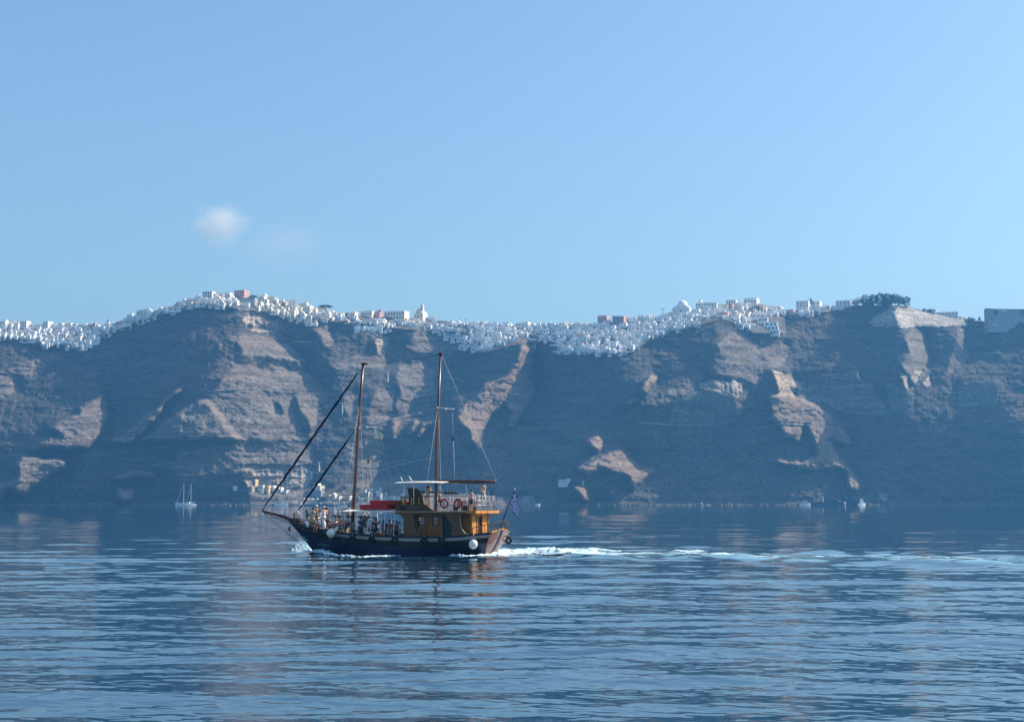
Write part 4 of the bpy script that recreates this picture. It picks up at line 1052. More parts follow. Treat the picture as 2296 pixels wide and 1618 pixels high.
    if skirt: 
        m = MB(); m.tube([pel+P(0,0,.06), pel-P(0,0,.15), pel-P(0,0,.5)], [.15*sc,.2*sc,.27*sc], 14); m.build('skirt', cloth(legs, 'skirt_cloth'), e, True)
    else:
        for hp, kn, an, toe in legj:
            if shorts: g.chain([hp, hp.lerp(kn,.5), hp.lerp(kn,.9)], [.105*sc,.1*sc,.09*sc], a0)
            else: g.chain([hp, hp.lerp(kn,.5), kn, kn.lerp(an,.5), kn.lerp(an,.95)], [.1*sc,.09*sc,.07*sc,.062*sc,.055*sc], a0)
        skin_obj('shorts' if shorts else 'trousers', g.v, g.e, g.r, cloth(legs, 'trouser_cloth'), e)
    if hair:
        m = MB(); c = h1+P(-.022,0,.025); m.ell(c, (.105*sc,.098*sc,.105*sc), 14, 9)
        if long_hair: m.tube([c+P(-.03,0,0), c+P(-.08,0,-.14), c+P(-.09,0,-.30)], [.09*sc,.085*sc,.05*sc], 10)
        m.build('hair', cloth(hair, 'hair'), e, True)
    if hat:
        m = MB(); c = h2+P(-.01,0,.0)
        m.ell(c+P(0,0,.0), (.115*sc,.108*sc,.085*sc), 14, 8)
        if hat == 'cap': m.box(c+P(.14,0,-.015), (.12*sc,.14*sc,.02*sc))
        else: m.tube([c+P(0,0,-.03), c+P(0,0,-.015)], [.19*sc,.17*sc], 18)
        m.build('cap' if hat == 'cap' else 'hat', cloth(hatcol, 'hat_cloth'), e, True)
    if arms == 'camera':
        m = MB(); m.box(P(L+.29,0,hz+.69), (.03*sc,.15*sc,.09*sc)); m.build('phone', M_['black'], e)
    tag(e, label, 'person', 'passengers aboard the excursion boat')
    return e
FD = 2.08; WD = 1.02; UD = 3.64
# a raised fore deck for the people at the bow
m = MB(); rows = [[Vector((x, y*max(beam(x)-.16,.05), FD+.02*(x-15))) for y in np.linspace(-1,1,7)] for x in np.linspace(14.7,19.0,10)]
m.grid(rows); m.box((14.7,0,1.6), (.06,4.0,.95)); part(m, 'fore_deck', M_['deck'])
person('person in pale green shirt and khaki skirt at the bow rail, back turned', (830,800), .85, 'stand', -2.0, FD, (.50,.55,.36), (.42,.33,.16), 'rail', skirt=True, female=True)
person('person in navy shirt and white cap standing at the bow', (880,772), .25, 'stand', -.9, FD, (.03,.03,.13), (.05,.06,.12), 'rail', hat='cap')
person('person in white and violet top raising a camera, white cap, at the bow', (988,788), .55, 'stand', -.35, FD, (.62,.58,.72), (.75,.75,.74), 'camera', hat='cap', female=True, sleeves=.4)
person('person in deep violet shirt behind the one raising a camera', (1018,800), -.15, 'stand', -.8, FD, (.10,.06,.28), (.06,.06,.15), 'rail', hat=None)
person('person in dark cap and purple top seated low at the bow', (1035,915), 1.0, 'sit', 1.2, None, (.09,.03,.07), (.3,.28,.25), 'lap', hat='cap', hatcol=(.03,.012,.03))
person('person in orange brown shirt and tan hat seated, back against the bow rail', (1065,975), 1.5, 'sit', -1.6, None, (.42,.13,.07), (.1,.08,.06), 'lap', hat='hat', hatcol=(.6,.5,.33))
person('person in maroon top seated foremost at the bow', (765,900), .3, 'sit', .5, None, (.10,.04,.05), (.15,.12,.1), 'lap')
person('person in red shorts seated on the bow bench below the green shirt', (900,945), 1.25, 'sit', 1.5, None, (.62,.55,.46), (.40,.02,.05), 'lap', shorts=True, hat='hat', hatcol=(.65,.6,.45))
person('person in white shirt seated just forward of the ladder', (1150,925), .2, 'sit', 2.6, None, (.75,.70,.66), (.2,.2,.22), 'lap')
person('person in pink shirt seated under the ladder', (1200,930), .5, 'sit', .6, None, (.70,.42,.38), (.3,.3,.3), 'lap', hair=(.08,.05,.03))
person('person in olive shirt and straw hat bending forward beside the foremast', (1285,915), 1.3, 'stand', 1.0, WD, (.20,.17,.10), (.06,.055,.05), 'rail', hat='hat', hatcol=(.70,.58,.36), lean=.12)
person('person in dark red hat seated by the foremast', (1322,893), -.4, 'sit', -2.4, None, (.70,.62,.56), (.2,.1,.1), 'lap', hat='hat', hatcol=(.13,.02,.03))
person('person in grey blue shirt sitting at the foot of the foremast', (1385,985), 1.1, 'sit', 1.6, None, (.16,.22,.30), (.1,.14,.2), 'lap')
person('large person in royal blue shirt with dark hair under the canopy front', (1500,935), 1.2, 'stand', 2.8, WD, (.015,.03,.22), (.03,.03,.10), 'rail')
person('person in teal shirt and white cap seated under the canopy', (1557,908), -.5, 'sit', 1.8, None, (.04,.22,.26), (.05,.05,.08), 'lap', hat='cap')
person('person with bare forearms raised, dark hair, seated at the canopy table', (1648,980), .5, 'sit', 2.9, None, (.05,.06,.16), (.05,.05,.08), 'point')
person('person in dark sun hat holding its brim with both hands', (1712,965), 1.0, 'sit', 2.2, None, (.03,.035,.10), (.04,.04,.06), 'head', hat='hat', hatcol=(.03,.03,.05))
person('person with long dark hair in a crimson shirt under the canopy', (1828,972), .9, 'stand', -1.7, WD, (.22,.025,.035), (.15,.05,.05), 'down', long_hair=True, female=True)
person('person with curly dark hair, navy top and pale shorts under the canopy', (1900,982), 1.1, 'stand', 2.7, WD, (.02,.02,.06), (.45,.42,.38), 'down', shorts=True, female=True)
person('person in black top standing between the curly haired and the blue shirted ones', (1962,975), .3, 'stand', -1.2, WD, (.02,.02,.025), (.05,.05,.06), 'lap')
person('person in slate blue shirt standing just ahead of the wheelhouse', (2003,985), .8, 'stand', -2.0, WD, (.07,.10,.18), (.05,.05,.07), 'down')
person('child in a pale blue shirt beside the wheelhouse front', (2043,1003), 1.6, 'stand', -2.6, WD+.0, (.42,.55,.66), (.20,.26,.38), 'down', H=1.5, female=True)
person('person in turquoise shirt at the helm on the upper deck, dark hair', (742,503), .35, 'stand', -.3, UD, (.12,.45,.60), (.62,.60,.56), 'rail', fz=z2)
person('person in white cap seated behind the mizzen mast on the upper deck', (915,568), -.3, 'sit', .1, None, (.05,.16,.28), (.05,.05,.08), 'lap', hat='cap', fz=z2)
person('person in pink checked shirt at the aft upper railing, dark hair', (1350,552), 1.4, 'stand', -2.2, UD, (.60,.36,.40), (.05,.05,.08), 'rail', fz=z2, shorts=True)
person('blonde person in straw hat and cream top photographing from the upper aft deck', (1528,497), -.6, 'stand', -.2, UD, (.72,.66,.56), (.50,.46,.40), 'camera', fz=z2, hair=(.55,.38,.16), hat='hat', hatcol=(.70,.52,.32), female=True, long_hair=True)
# belongings: pale bag on the side deck, orange bag by the bow
p = z1(1598,1178,2.1); e = empty('bag'); thing_on_boat(e, (p.x, 2.15, sheer(p.x)-.58+.6))
m = MB(); m.ell((0,0,.14), (.28,.14,.16), 12, 8); m.build('bag_body', cloth((.45,.60,.72), 'bag_cloth'), e, True); m = MB(); m.torus((0,0,.28), .1, .015, Matrix.Rotation(R(90),3,'X'), 12, 5); m.build('handle', M_['rope'], e)
tag(e, 'pale blue bag lying on the side deck under the canopy', 'bag')
p = z1(1250,990,1.9); e = empty('bag'); thing_on_boat(e, (p.x, 1.9, p.z-.3))
m = MB(); m.ell((0,0,.16), (.16,.12,.24), 12, 8); m.build('bag_body', cloth((.62,.22,.05), 'bag_cloth'), e, True); m = MB(); m.torus((0,0,.4), .07, .014, Matrix.Rotation(R(90),3,'X'), 12, 5); m.build('handle', M_['rope'], e)
tag(e, 'orange bag hanging at the rail near the olive shirted person', 'bag')
# ================================================================ FOAM: bow wave, side foam and wake
def foam_patch(name_seed, path, wl, wr, dens, res=(.10,.16), hgt=.06, zoff=.03):
    """ragged patches of foam along a path on the water; path = sheet points"""
    P = [on_water(x, y) for x, y in path]; ds = [0]
    for i in range(len(P)-1): ds.append(ds[-1]+(P[i+1]-P[i]).length)
    n = max(int(ds[-1]/res[0]), 4); W = wl[0]
    t = np.linspace(0, ds[-1], n); px = np.interp(t, ds, [p.x for p in P]); py = np.interp(t, ds, [p.y for p in P])
    tx = np.gradient(px); ty = np.gradient(py); ln = np.hypot(tx, ty); nx, ny = -ty/ln, tx/ln
    wL = np.interp(t, np.linspace(0, ds[-1], len(wl)), wl); wR = np.interp(t, np.linspace(0, ds[-1], len(wr)), wr)
    m = max(int((max(wl)+max(wr))/res[1]), 6); s = np.linspace(-1, 1, m)
    off = np.where(s[None,:] > 0, s[None,:]*wL[:,None], s[None,:]*wR[:,None])
    X = px[:,None]+nx[:,None]*off; Y = py[:,None]+ny[:,None]*off
    N = fbm(X*.5, Y*.35, 4, name_seed)*.9+fbm(X*2.2, Y*1.4, 3, name_seed+5)*.8
    edge = 1-np.abs(s[None,:])**2; d = np.interp(t, np.linspace(0, ds[-1], len(dens)), dens)[:,None]
    F = N+edge*1.0+d
    Z = sea_height(X, Y, np.full(X.shape, .4))+zoff*.3+hgt*np.clip(F-.62, 0, 1.2)*(1+.8*fbm(X*4, Y*4, 2, name_seed+9))
    keep = F > 0.62
    return X, Y, Z, keep
def foam_obj(patches):
    V = []; Fc = []; o = 0
    for X, Y, Z, keep in patches:
        n, m = X.shape; idx = np.arange(n*m).reshape(n, m)+o
        k = keep[:-1,:-1] & keep[1:,:-1] & keep[:-1,1:] & keep[1:,1:]
        q = np.stack([idx[:-1,:-1], idx[:-1,1:], idx[1:,1:], idx[1:,:-1]], -1)[k]
        V.append(np.stack([X, Y, Z], -1).reshape(-1, 3)); Fc.append(q); o += n*m
    V = np.concatenate(V); Fc = np.concatenate(Fc)
    used = np.unique(Fc); mp = -np.ones(len(V), int); mp[used] = np.arange(len(used))
    return grid_mesh('wake_foam', V[used], mp[Fc])
FOAM = mat('foam', (.55,.70,.76), .7, noise=.14, nscale=6, bump=.8, bscale=5)
q1 = lambda x, y: (569.2+x*.15995, 1009+y*.15995)
q2 = lambda x, y: (840.8+x*.15995, 1009+y*.15995)
pt_ = [
 foam_patch(1, [q1(540,1405), q1(700,1405), q1(850,1430), q1(1000,1448), q1(1200,1470), q1(1420,1492)], [.8,2.2,1.3,.6,.4,.25], [.4,.6,.45,.35,.3,.2], [.1,.3,.35,.2,.1,-.2], hgt=.22),
 foam_patch(2, [q1(1380,1495), q1(1550,1504), q1(1700,1496), q1(1850,1475), q1(2000,1460), q2(440,1456), q2(640,1460)], [.2,.8,1.4,1.5,1.0,.5,.2], [.2,.5,.7,.6,.5,.3,.2], [-.2,.15,.3,.3,.15,.0,-.3], hgt=.12),
 foam_patch(3, [q2(1050,1468), q2(1250,1483), q2(1450,1475), q2(1700,1460), q2(2000,1440), q2(2250,1425), (1260,1243), (1330,1243)], [.2,.5,1.2,3.2,5.5,6.5,6,4], [.2,.5,.9,2.0,2.6,2.6,2,1.5], [0,.2,.4,.45,.3,.15,.05,-.1], hgt=.22, res=(.14,.2)),
 foam_patch(4, [(1215,1231),(1270,1232),(1340,1237),(1410,1241)], [2.2,3.0,2.4,1.0], [1.4,1.6,1.2,.6], [.15,.05,-.05,-.3], hgt=.14, res=(.14,.2)),
 foam_patch(5, [(1250,1238),(1330,1243),(1420,1244),(1500,1242),(1560,1240),(1650,1247),(1760,1252)], [1.5,1.5,1.3,1.1,.9,.8,.7], [1.5,1.4,1.2,1.0,.9,.8,.7], [.3,.28,.25,.15,.1,.05,.0], hgt=.06, res=(.16,.2)),
 foam_patch(6, [(1740,1250),(1800,1251),(1900,1248),(2020,1251),(2150,1254),(2320,1262)], [.7]*6, [.7]*6, [.0,.0,.08,.08,.03,.0], hgt=.04, res=(.16,.2)),
 foam_patch(7, [(1480,1234),(1540,1236),(1590,1239)], [1.0,1.2,.8], [1.0,1.2,.8], [-.35,-.15,-.35], hgt=.06),
]
foam = foam_obj(pt_); foam.data.materials.append(FOAM); tag(foam, 'white foam of the bow wave and the long wake behind the boat', 'foam', kind='stuff')
# spray thrown up at the bow: small droplets and lumps
rs = random.Random(4); m = MB()
for i in range(420):
    u = rs.random(); x, y = q1(600+260*u+rs.gauss(0,30), 1400+rs.gauss(0,8)); p = on_water(x, y); hgt = abs(rs.gauss(0, .38))*math.sin(math.pi*min(1, u*.9+.25))
    r = rs.uniform(.025,.075)*(1-.5*min(hgt,1)); m.ell((p.x, p.y+rs.uniform(-.6,.6), .06+hgt), (r*1.6, r, r), 6, 4)
sp_o = m.build('bow_spray', FOAM, None, True); tag(sp_o, 'white spray thrown up where the bow cuts the water', 'spray', kind='stuff')
# ================================================================ CLOUD
def cloud():
    m = bpy.data.materials.new('cloud_vapour'); m.use_nodes = True; N = m.node_tree.nodes; L = m.node_tree.links; N.remove(N['Principled BSDF'])
    pv = N.new('ShaderNodeVolumePrincipled'); pv.inputs['Color'].default_value = (1,.97,.93,1)
    tc = N.new('ShaderNodeTexCoord'); ln = N.new('ShaderNodeVectorMath'); ln.operation = 'LENGTH'; L.new(tc.outputs['Object'], ln.inputs[0])
    nz = N.new('ShaderNodeTexNoise'); nz.inputs['Scale'].default_value = 1.6; nz.inputs['Detail'].default_value = 3; L.new(tc.outputs['Object'], nz.inputs['Vector'])
    a = N.new('ShaderNodeMath'); a.operation = 'MULTIPLY_ADD'; L.new(nz.outputs['Fac'], a.inputs[0]); a.inputs[1].default_value = -1.3; 
    L.new(ln.outputs['Value'], a.inputs[2])
    mr = N.new('ShaderNodeMapRange'); mr.interpolation_type = 'SMOOTHSTEP'; mr.inputs[1].default_value = .30; mr.inputs[2].default_value = -.55; mr.inputs[3].default_value = 0; mr.inputs[4].default_value = 1
    L.new(a.outputs[0], mr.inputs[0])
    at = N.new('ShaderNodeObjectInfo'); mu = N.new('ShaderNodeMath'); mu.operation = 'MULTIPLY'; L.new(mr.outputs[0], mu.inputs[0]); L.new(at.outputs['Alpha'], mu.inputs[1])
    L.new(mu.outputs[0], pv.inputs['Density']); L.new(pv.outputs[0], N['Material Output'].inputs['Volume'])
    # alpha of the object colour carries how thick the puff is
    obs = []
    for (x, y, w, h, d, lab) in ((490,503,78,60,.010,'small soft white puff of cloud alone in the sky left of centre'), (640,548,150,70,.0009,'very faint wisp of vapour trailing right of the small cloud')):
        Y = 5200; c = at_depth(x, y, Y); k = Y/FP
        b = MB(); b.ell((0,0,0), 1.25, 24, 16); o = b.build('cloud', m, None, True); o.location = c; o.scale = (w*k, w*k*.8, h*k); o.color = (1,1,1,d)
        tag(o, lab, 'cloud', kind='stuff')
cloud()
# ================================================================ THE CLIFFTOP TOWN
def ground_at(x, y):
    D, T = depth_full(np.array([x]), np.array([y])); return at_depth(x, y, float(D[0]))
HM = dict(
 white=mat('limewash_white', (.77,.75,.71), .9, noise=.07, nscale=.6), cream=mat('limewash_cream', (.74,.665,.54), .9, noise=.08, nscale=.6),
 pink=mat('limewash_pink', (.58,.34,.27), .9, noise=.10, nscale=.6), grey=mat('grey_render', (.30,.29,.29), .9, noise=.15, nscale=.5),
 stone=mat('tan_stone', (.42,.33,.24), .95, noise=.25, nscale=.8, bump=.4, bscale=2), ochre=mat('ochre_wash', (.70,.50,.25), .9, noise=.1, nscale=.6),
 blue=mat('shutter_blue', (.03,.07,.14), .6, noise=.1, nscale=2), dark=mat('dark_opening', (.03,.033,.04), .7, noise=.1, nscale=2),
 brown=mat('brown_door', (.14,.07,.04), .7, noise=.1, nscale=2), roofd=mat('flat_roof_grey', (.45,.43,.40), .9, noise=.1, nscale=1))
def house_body(roof, w, d, h):
    m = MB(); t = .25
    m.box((0, 0, h/2-1.5), (w, d, h+3))
    if roof == 'flat':
        for a, b, c, e_ in ((0,-d/2+t/2,w,t),(0,d/2-t/2,w,t),(-w/2+t/2,0,t,d-2*t),(w/2-t/2,0,t,d-2*t)): m.box((a,b,h+.25), (c,e_,.5))
    elif roof == 'hut':
        for a, b, c, e_ in ((0,-d/2+t/2,w,t),(0,d/2-t/2,w,t),(-w/2+t/2,0,t,d-2*t),(w/2-t/2,0,t,d-2*t)): m.box((a,b,h+.25), (c,e_,.5))
        m.box((w*.2, d*.1, h+1.1), (w*.38, d*.5, 2.2))
    elif roof == 'vault':
        n = 8; nv = 2 if w > 9 else 1
        for q in range(nv):
            wv = w/nv; xo = -w/2+wv*(q+.5); arc = [Vector((xo+wv/2*math.cos(math.pi*k/n), -d/2, h+wv*.25*math.sin(math.pi*k/n))) for k in range(n+1)]; m.prism(arc, (0, d, 0))
    elif roof == 'dome':
        m.ell((0,0,h), (min(w,d)*.4, min(w,d)*.4, min(w,d)*.4), 14, 10)
    elif roof == 'terrace':
        m.box((0, -d*.5-.9, h*.25-1.5), (w*1.15, 1.8, h*.5+3)); m.box((-w*.25, d*.05, h+.9), (w*.45, d*.6, 1.8))
    return m
VARS = []
vr = random.Random(12)
for roof in ('flat','hut','vault','flat','terrace','vault','hut','dome'):
    for k in range(2):
        w = vr.uniform(7, 13); d = vr.uniform(5.5, 7.5); h = vr.uniform(2.8, 3.6)*(1.6 if (k and roof in ('flat','hut')) else 1)
        VARS.append((roof, w, d, h))
MESHC = {}
def hmesh(vi, col):
    if (vi, col) not in MESHC: roof, w, d, h = VARS[vi]; MESHC[(vi, col)] = house_body(roof, w, d, h).mesh('walls', HM[col])
    return MESHC[(vi, col)]
def winmesh(kind, col):
    k = (kind, col)
    if k not in MESHC:
        m = MB()
        if kind == 'window': m.box((0,0,0), (.95,.16,1.15)); m.box((0,-.03,-.66), (1.15,.2,.12))
        elif kind == 'side_window': m.box((0,0,0), (.16,.95,1.15))
        else: m.box((0,0,1.05), (1.0,.16,2.1)); m.ell((0,0,2.1), (.5,.08,.4), 8, 6)
        MESHC[k] = m.mesh(kind, HM[col])
    return MESHC[k]
def child(name, me, par, loc):
    o = bpy.data.objects.new(name, me); C.objects.link(o); o.parent = par; o.location = loc; return o
def house(x, y, sc, vi, col, yaw, rnd):
    p = ground_at(x, y); roof, w, d, h = VARS[vi]
    e = empty('house'); yw = yaw
    e.location = p+Vector((math.sin(yw)*0, d*.45*sc, 0)); e.rotation_euler = (0,0,yw); e.scale = (sc, sc, sc)
    child('walls', hmesh(vi, col), e, (0,0,0))
    wc = rnd.choice(('dark','blue','dark','brown'))
    storeys = 2 if h > 4.4 else 1; nw = 2 if w < 7.6 else 3
    for s in range(storeys):
        for k in range(nw):
            if s == 0 and k == 0: continue
            if rnd.random() < .25: continue
            child('window', winmesh('window', wc), e, (w*((k+.5)/nw-.5), -d/2-.0, 1.7+s*2.9))
    if roof != 'terrace' : child('door', winmesh('door', wc), e, (w*(.5/nw-.5), -d/2, 0))
    if rnd.random() < .5: child('side_window', winmesh('side_window', wc), e, (w/2, 0, 1.9))
    return e
V_AREAS = [  # polygon, spacing, cream share
 ([(-60,728),(0,727),(60,726),(110,726),(200,731),(262,729),(262,742),(235,757),(190,782),(150,784),(140,770),(95,785),(85,766),(0,760),(-60,758)], 9.2, .15),
 ([(262,728),(300,708),(380,688),(440,670),(520,663),(560,668),(560,690),(440,688),(380,704),(330,722),(262,746)], 9.2, .25),
 ([(440,662),(600,668),(660,684),(730,696),(770,712),(760,722),(690,716),(640,712),(600,702),(560,690),(440,688)], 9.6, .72),
 ([(600,690),(690,712),(716,722),(705,732),(640,718)], 9.2, .9),
 ([(730,700),(920,713),(1050,726),(1050,745),(980,742),(900,733),(770,722)], 10, .5),
 ([(780,722),(880,728),(872,745),(800,744)], 9, .1),
 ([(965,735),(1040,742),(1035,762),(1020,768),(985,758)], 10, .1),
 ([(1040,727),(1250,729),(1330,727),(1400,720),(1500,708),(1570,700),(1600,706),(1560,733),(1500,746),(1450,766),(1420,788),(1380,796),(1320,796),(1250,790),(1240,766),(1170,760),(1080,790),(1030,781),(1050,750)], 8.6, .12),
 ([(1560,690),(1640,680),(1700,678),(1750,690),(1765,702),(1740,712),(1700,716),(1690,746),(1640,728),(1600,712),(1570,706)], 8.8, .25),
 ([(1765,704),(1800,694),(1860,690),(1850,698),(1800,712),(1770,716)], 8.6, .3),
 ([(1868,694),(1918,690),(1912,694),(1868,698)], 9, .3),
]
rs = random.Random(21); CAND = []
for ai, (poly, sp, cr) in enumerate(V_AREAS):
    xs_ = [p[0] for p in poly]; ys_ = [p[1] for p in poly]
    yy = min(ys_)
    while yy < max(ys_):
        xx = min(xs_)+rs.random()*sp
        while xx < max(xs_):
            x = xx+rs.uniform(-.25,.25)*sp; y = yy+rs.uniform(-.3,.3)*sp*.6
            if poly_mask(poly, np.array([x]), np.array([y]))[0] and rs.random() < .93:
                CAND.append([x, y, rs.uniform(.7, 1.25)*(1.12 if y < rim_y(x)+10 else 1.0), ai, cr])
            xx += sp*1.42
        yy += sp*.58
LANDZ = [(453,481,650,668),(488,560,648,668),(536,578,660,684),(805,920,694,720),(924,960,680,718),(1184,1212,750,775),(1372,1411,706,732),(1338,1368,706,720),(1505,1560,674,704),(1560,1612,674,693),(1626,1706,668,686),(1692,1748,708,752),(1786,1848,672,692),(1874,1914,672,692),(40,118,718,741)]
CAND = [c for c in CAND if not any(a-2 < c[0] < b+2 and t+3 < c[1] < u for a, b, t, u in LANDZ)]
CAND.sort(key=lambda c: -c[2])
ZN = [(120,'in the far left cluster'),(200,'above the gully at far left'),(262,'at the right end of the left cluster'),(350,'low on the climbing left ridge'),(440,'high on the climbing left ridge'),(520,'left of the pink summit building'),(600,'right of the pink summit building'),(680,'on the slope right of the summit'),(770,'near the dark umbrella tree'),(860,'around the long cream building'),(925,'under the cream arcaded building'),(1000,'just right of the tower church'),(1080,'on the rim above the mizzen masthead'),(1180,'left of the pink arcaded house'),(1260,'right of the pink arcaded house'),(1320,'on terraces before the pink blocks'),(1375,'left of the pink and grey blocks'),(1430,'under the pink and grey blocks'),(1500,'left of the big white dome'),(1570,'under the big white dome'),(1640,'right of the big white dome'),(1700,'upper left of the stepped hotel'),(1770,'upper right of the stepped hotel'),(1862,'on the crest left of the pines'),(3000,'beside the pine grove')]
ORD = 'leftmost second third fourth fifth sixth seventh eighth ninth tenth eleventh twelfth thirteenth fourteenth fifteenth sixteenth seventeenth eighteenth nineteenth twentieth'.split()
ind, rest = CAND[:292], CAND[292:]
made = []
for x, y, sc, ai, cr in ind:
    vi = rs.randrange(len(VARS)); r = rs.random(); col = 'cream' if r < cr else ('pink' if r > .965 else 'white')
    if ai in (3,) and r > .85: col = 'ochre'
    yaw = R(rs.uniform(-34, -6)) if rs.random() < .8 else R(rs.uniform(-5, 25))
    e = house(x, y, sc*.80, vi, col, yaw, rs); made.append((e, x, y, VARS[vi][0], col))
groups = {}
for e, x, y, roof, col in made:
    zn = next(n for lim, n in ZN if x < lim); rm = y-float(rim_y(x)); row = 'top' if rm < 11 else ('middle' if rm < 30 else 'lower')
    groups.setdefault((zn, row), []).append((x, e, roof, col))
RN = dict(flat='flat-roofed house', hut='rooftop-hut house', vault='vaulted house', dome='domed house', terrace='terraced house')
for (zn, row), L_ in groups.items():
    L_.sort(key=lambda t: t[0])
    for i, (x, e, roof, col) in enumerate(L_):
        o_ = ORD[i]+(' from left' if i else ''); lab = f"{col} {RN[roof]}, {o_}, {row} row {zn}"
        if len(lab.replace('-', ' ').split()) > 16: lab = lab.replace(' from left', '')
        wds = lab.replace('-', ' ').split()
        tag(e, lab, 'house', 'houses of the clifftop town')
# the smaller houses filling the gaps: one mass
m = MB(); matl = [HM['white'], HM['cream'], HM['dark']]
for x, y, sc, ai, cr in rest:
    p = ground_at(x, y); vi = rs.randrange(len(VARS)); roof, w, d, h = VARS[vi]; sc *= .76
    yaw = R(rs.uniform(-34, 12)); M3 = Matrix.Rotation(yaw, 3, 'Z'); c = p+Vector((0, d*.45*sc, 0))
    m.cur = 1 if rs.random() < cr else 0; n0 = len(m.f)
    b = house_body(roof, w*sc, d*sc, h*sc); m.add([M3 @ Vector(v)+c for v in b.v], b.f); m.mi += [m.cur]*(len(m.f)-len(m.mi))
    m.cur = 2
    for k in range(3):
        wx = (k-1)*w*sc*.3+rs.uniform(-.4,.4); mm = MB().box((wx, -d*sc/2, 1.6*sc), (.95,.16,1.3 if k else 1.9)); m.add([M3 @ Vector(v)+c for v in mm.v], mm.f)
    m.mi += [2]*(len(m.f)-len(m.mi))
m.mi = m.mi[:len(m.f)]
m.cur = 0
for i in range(150):
    poly, sp_, cr_ = V_AREAS[rs.choice((0,0,1,4,7,7,7,7,8,8))]; x = rs.uniform(min(p[0] for p in poly), max(p[0] for p in poly)); y = rs.uniform(min(p[1] for p in poly), max(p[1] for p in poly))
    if not poly_mask(poly, np.array([x]), np.array([y]))[0]: continue
    p = ground_at(x, y); L_ = rs.uniform(10, 26); m.box((p.x, p.y-.6, p.z+rs.uniform(-.6,.4)), (L_, .8, rs.uniform(1.6, 3.0)), rz=R(rs.uniform(-14,8)))
m.mi += [0]*(len(m.f)-len(m.mi))
ho = m.build('small_houses', matl); tag(ho, 'dense mass of tiny white houses and terrace walls filling the clifftop town', 'houses', kind='stuff')
# ---- landmark buildings
def bld(x0, x1, y0, y1, col, label, yaw=-20, rows=1, cols=3, name='building', d=9, roof='flat', arch=False, back=0.0, wincol='dark', extra=None, cat='building'):
    xc = (x0+x1)/2; yg = max(y1, float(rim_y(xc))+1.5); p = ground_at(xc, yg); Y = p.y+back
    c = at_depth(xc, y1, Y); k = Y/FP; cy = math.cos(R(yaw)); sy = abs(math.sin(R(yaw)))
    wtot = (x1-x0)*k; w = max((wtot-d*sy)/cy, wtot*.55); h = (y1-y0)*k/ CP
    e = empty(name); e.location = Vector((c.x, c.y+d*.5, c.z)); e.rotation_euler = (0,0,R(yaw))
    m = MB(); m.box((0,0,h/2-3), (w,d,h+6)); t = .3
    if roof == 'flat':
        for a, b, cc, ee in ((0,-d/2+t/2,w,t),(0,d/2-t/2,w,t),(-w/2+t/2,0,t,d-2*t),(w/2-t/2,0,t,d-2*t)): m.box((a,b,h+.3), (cc,ee,.6))
    m.build('walls', HM[col], e)
    for r in range(rows):
        for q in range(cols):
            wx = w*((q+.5)/cols-.5); ww = min(1.5, w/cols*.5); hh = min(1.9, h/rows*.55); wz = h*(r+.45)/rows
            mm = MB(); mm.box((0,0,0), (ww,.2,hh)); 
            if arch: mm.ell((0,0,hh/2), (ww/2,.1,ww/2), 8, 6)
            o = mm.build('window', HM[wincol], e); o.location = (wx, -d/2, wz)
        o = MB().box((0,0,0), (.2,1.2,1.6)).build('side_window', HM[wincol], e); o.location = (w/2, 0, h*(r+.45)/rows)
    if extra: extra(e, w, d, h, k)
    tag(e, label, cat); return e
def dome(e, x, y, z, r, col='white', drum=True, cross=True, name='dome'):
    m = MB()
    if drum: m.tube([(x,y,z-r*.9),(x,y,z)], r*1.02, 16)
    m.ell((x,y,z), (r,r,r), 18, 10); o = m.build(name, HM[col], e, False)
    m = MB(); m.tube([(x,y,z+r*.9),(x,y,z+r*1.3)], r*.12, 8); m.box((x,y,z+r*1.5), (.25,.25,r*.5)); m.box((x,y,z+r*1.55), (r*.3,.25,.25)); m.build('lantern', HM[col], o)
    if drum:
        for k in range(8):
            a = k*math.pi/4+.2; q = MB(); q.box((x+r*1.0*math.cos(a), y+r*1.0*math.sin(a), z-r*.45), (.9,.9,r*.45), rz=a); q.build('drum_window', HM['grey'], o)
def ex_cath(e, w, d, h, k):
    dome(e, 0, 0, h+11*k*.75, 11*k*1.0)
    m = MB(); m.prism([(-w/2,-d/2,h),(w/2,-d/2,h),(w*.2,-d/2,h+8*k),(-w*.2,-d/2,h+8*k)], (0,d,0)); m.build('gable', HM['white'], e)
    for q in range(9):
        o = MB().box((0,0,1.6), (1.6,.3,3)).build('arcade_arch', HM['dark'], e); o.location = (w*((q+.5)/9-.5), -d/2-.1, -1.5)
bld(1508,1557,690,702,'white','large white domed cathedral on the ridge, its dome highest on the skyline right of centre',-24,1,3,'cathedral',16,None,extra=ex_cath,cat='cathedral')
def ex_tower(e, w, d, h, k):
    dome(e, -w*.12, 0, h+6*k, 7.2*k, 'cream')
    x = w*.18; m = MB(); m.box((x,0,h+6*k), (3.6,3.6,14*k)); m.box((x,0,h+14*k), (4.2,4.2,.5)); m.box((x,0,h+16*k), (2.8,2.8,5*k)); m.ell((x,0,h+19*k), (1.7,1.7,2.6), 10, 8); m.tube([(x,0,h+20*k),(x,0,h+24.5*k)], [.3,.1], 6)
    t = m.build('bell_tower', HM['cream'], e)
    for z in (h+10*k, h+16*k): o = MB().box((x,-1.9 if z < h+12*k else -1.5,z), (1.3,.3,2.2)).build('bell_opening', HM['dark'], t)
    m = MB(); m.prism([(w*.1,-d/2-.05,h),(w*.5,-d/2-.05,h),(w*.3,-d/2-.05,h+5*k)], (0,d,0)); m.build('gable', HM['cream'], e)
bld(927,958,702,714,'cream','cream church with dome and tall bell tower standing on the rim',-28,1,3,'church',12,None,extra=ex_tower,cat='church')
